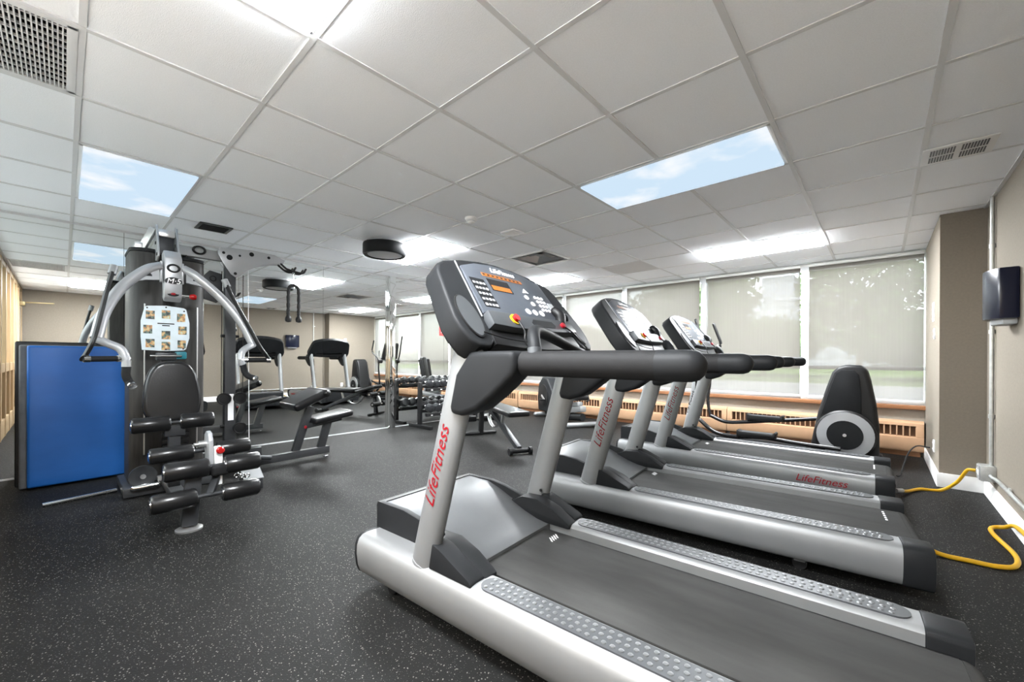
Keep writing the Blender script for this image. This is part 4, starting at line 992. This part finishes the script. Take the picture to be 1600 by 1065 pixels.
# side pulley station: boom, mast, plates, hooks
B().beam(P(-4.48, .62, 2.00), P(-4.46, 1.06, 1.99), .05, .085, .006).obj('boom', 'silver', t)
B().torus(P(-4.43, .795, 2.015), .042, .010, 'x', 24, 8, (1, .75)).obj('boom_emblem', 'black', t)
mast = B().beam(P(-4.45, 1.025, .06), P(-4.45, 1.025, 1.98), .085, .075, .008).obj('mast', 'frame_grey', t)
B().box(P(-4.411, 1.03, .62), (.004, .045, .24)).obj('mast_label', 'white_print', mast)
for z in (1.27, .45): B().cyl(P(-4.43, .955, z), P(-4.43, 1.095, z), .014 if z > 1 else .012, 10).obj('mast_pin', 'black', mast)
for y_, z in ((.975, .70), (1.10, .70), (1.10, .42)):
    B().lathe([(.055, -.012), (.055, .012), (.045, .012), (.04, .004), (.012, .006)], 22, lambda x, y, q, y_=y_, z=z: P(-4.40 + q, y_ + x, z + y)).obj('pulley', 'black', mast)
B().box(P(-4.50, .945, .06), (.09, .53, .06), .006).beam(P(-4.50, .80, .42), P(-4.47, 1.02, .42), .05, .06, .006).obj('station_base', 'frame_grey', t)
hp = [(.925, 2.035), (.945, 2.065), (1.02, 2.075), (1.20, 2.085), (1.38, 2.075), (1.475, 2.04), (1.455, 1.995), (1.36, 1.985), (1.24, 1.945), (1.15, 1.885), (1.09, 1.825), (1.055, 1.812), (1.02, 1.835), (.96, 1.93), (.925, 2.0)]
for x in (-4.395, -4.475):
    plt = B().prism([(a, b) for a, b in hp], x - .004, x + .004, lambda a, b, c: P(c, a, b), .002).obj('pulley_plate', 'silver_light', t)
    for a, b, r in ((.965, 2.02, .012), (1.01, 1.985, .024), (1.09, 2.015, .010), (1.185, 2.045, .020), (1.33, 2.04, .013), (1.055, 1.845, .013)):
        B().cyl(P(x - .006, a, b), P(x + .006, a, b), r, 16).obj('plate_hole', 'graphite', plt)
hk = B().prism([(.83, 1.60), (.83, 1.80), (.88, 1.86), (.97, 1.84), (.97, 1.60), (.93, 1.57)], -4.49, -4.48, lambda a, b, c: P(c, a, b), .003).obj('guide_plate', 'frame_grey', t)
for z in (1.79, 1.69): B().torus(P(-4.475, .905, z), .022, .005, 'x', 18, 6).obj('guide_bolt', 'black', hk)
for x in (-4.395, -4.475):
    B().tube([P(x, 1.44, 2.0), P(x, 1.50, 1.955), P(x, 1.55, 1.945), P(x, 1.575, 1.985)], .010, 8, 4, rnd=True).obj('hook', 'black', t)
    B().tube([P(x, 1.50, 1.958), P(x, 1.60, 1.94), P(x, 1.65, 1.945), P(x, 1.675, 1.985)], .010, 8, 4, rnd=True).obj('hook', 'black', t)
for a in ((.70, 1.95, .30), (.955, 1.85, .72), (1.12, 1.84, .70)):
    B().cyl(P(-4.40, a[0], a[2]), P(-4.40, a[0], a[1]), .0035, 6).obj('cable', 'black', t)
B().cyl(P(-4.36, 1.165, .12), P(-4.42, 1.165, 1.90), .0025, 6).obj('cable', 'white_print', t)
B().box(P(-4.34, 1.20, .20), (.10, .10, .08), .008).cyl(P(-4.30, 1.13, .16), P(-4.30, 1.33, .12), .022, 12).obj('low_carriage', 'gunmetal', t)
# rope attachment hanging from the hook
t = thing('triceps_rope', 'black braided triceps rope hanging from a chrome clip', 'rope', (-4.435, 1.572, 1.45))
rp = [(0, -.05, .04), (0, -.05, .12), (0, -.048, .30), (0, -.035, .345), (0, 0, .36), (0, .035, .345), (0, .048, .30), (0, .05, .12), (0, .05, .04)]
q_ = catmull(rp, 8); rr = [.016 + .0022 * math.sin(i * 2.1) for i in range(len(q_))]
B().tube(q_, rr, 12).obj('rope', 'rope', t)
for s in (-1, 1): B().lathe([(.012, .05), (.026, .035), (.031, .015), (.026, -.008), (.01, -.014)], 18, c=(0, s * .05, 0)).obj('rubber_knob', 'black', t)
B().cyl((0, 0, .37), (0, 0, .49), .005, 8).torus((0, 0, .385), .018, .005, 'y', 18, 6).torus((0, 0, .475), .014, .004, 'x', 16, 6).obj('clip', 'chrome', t)
#PART6
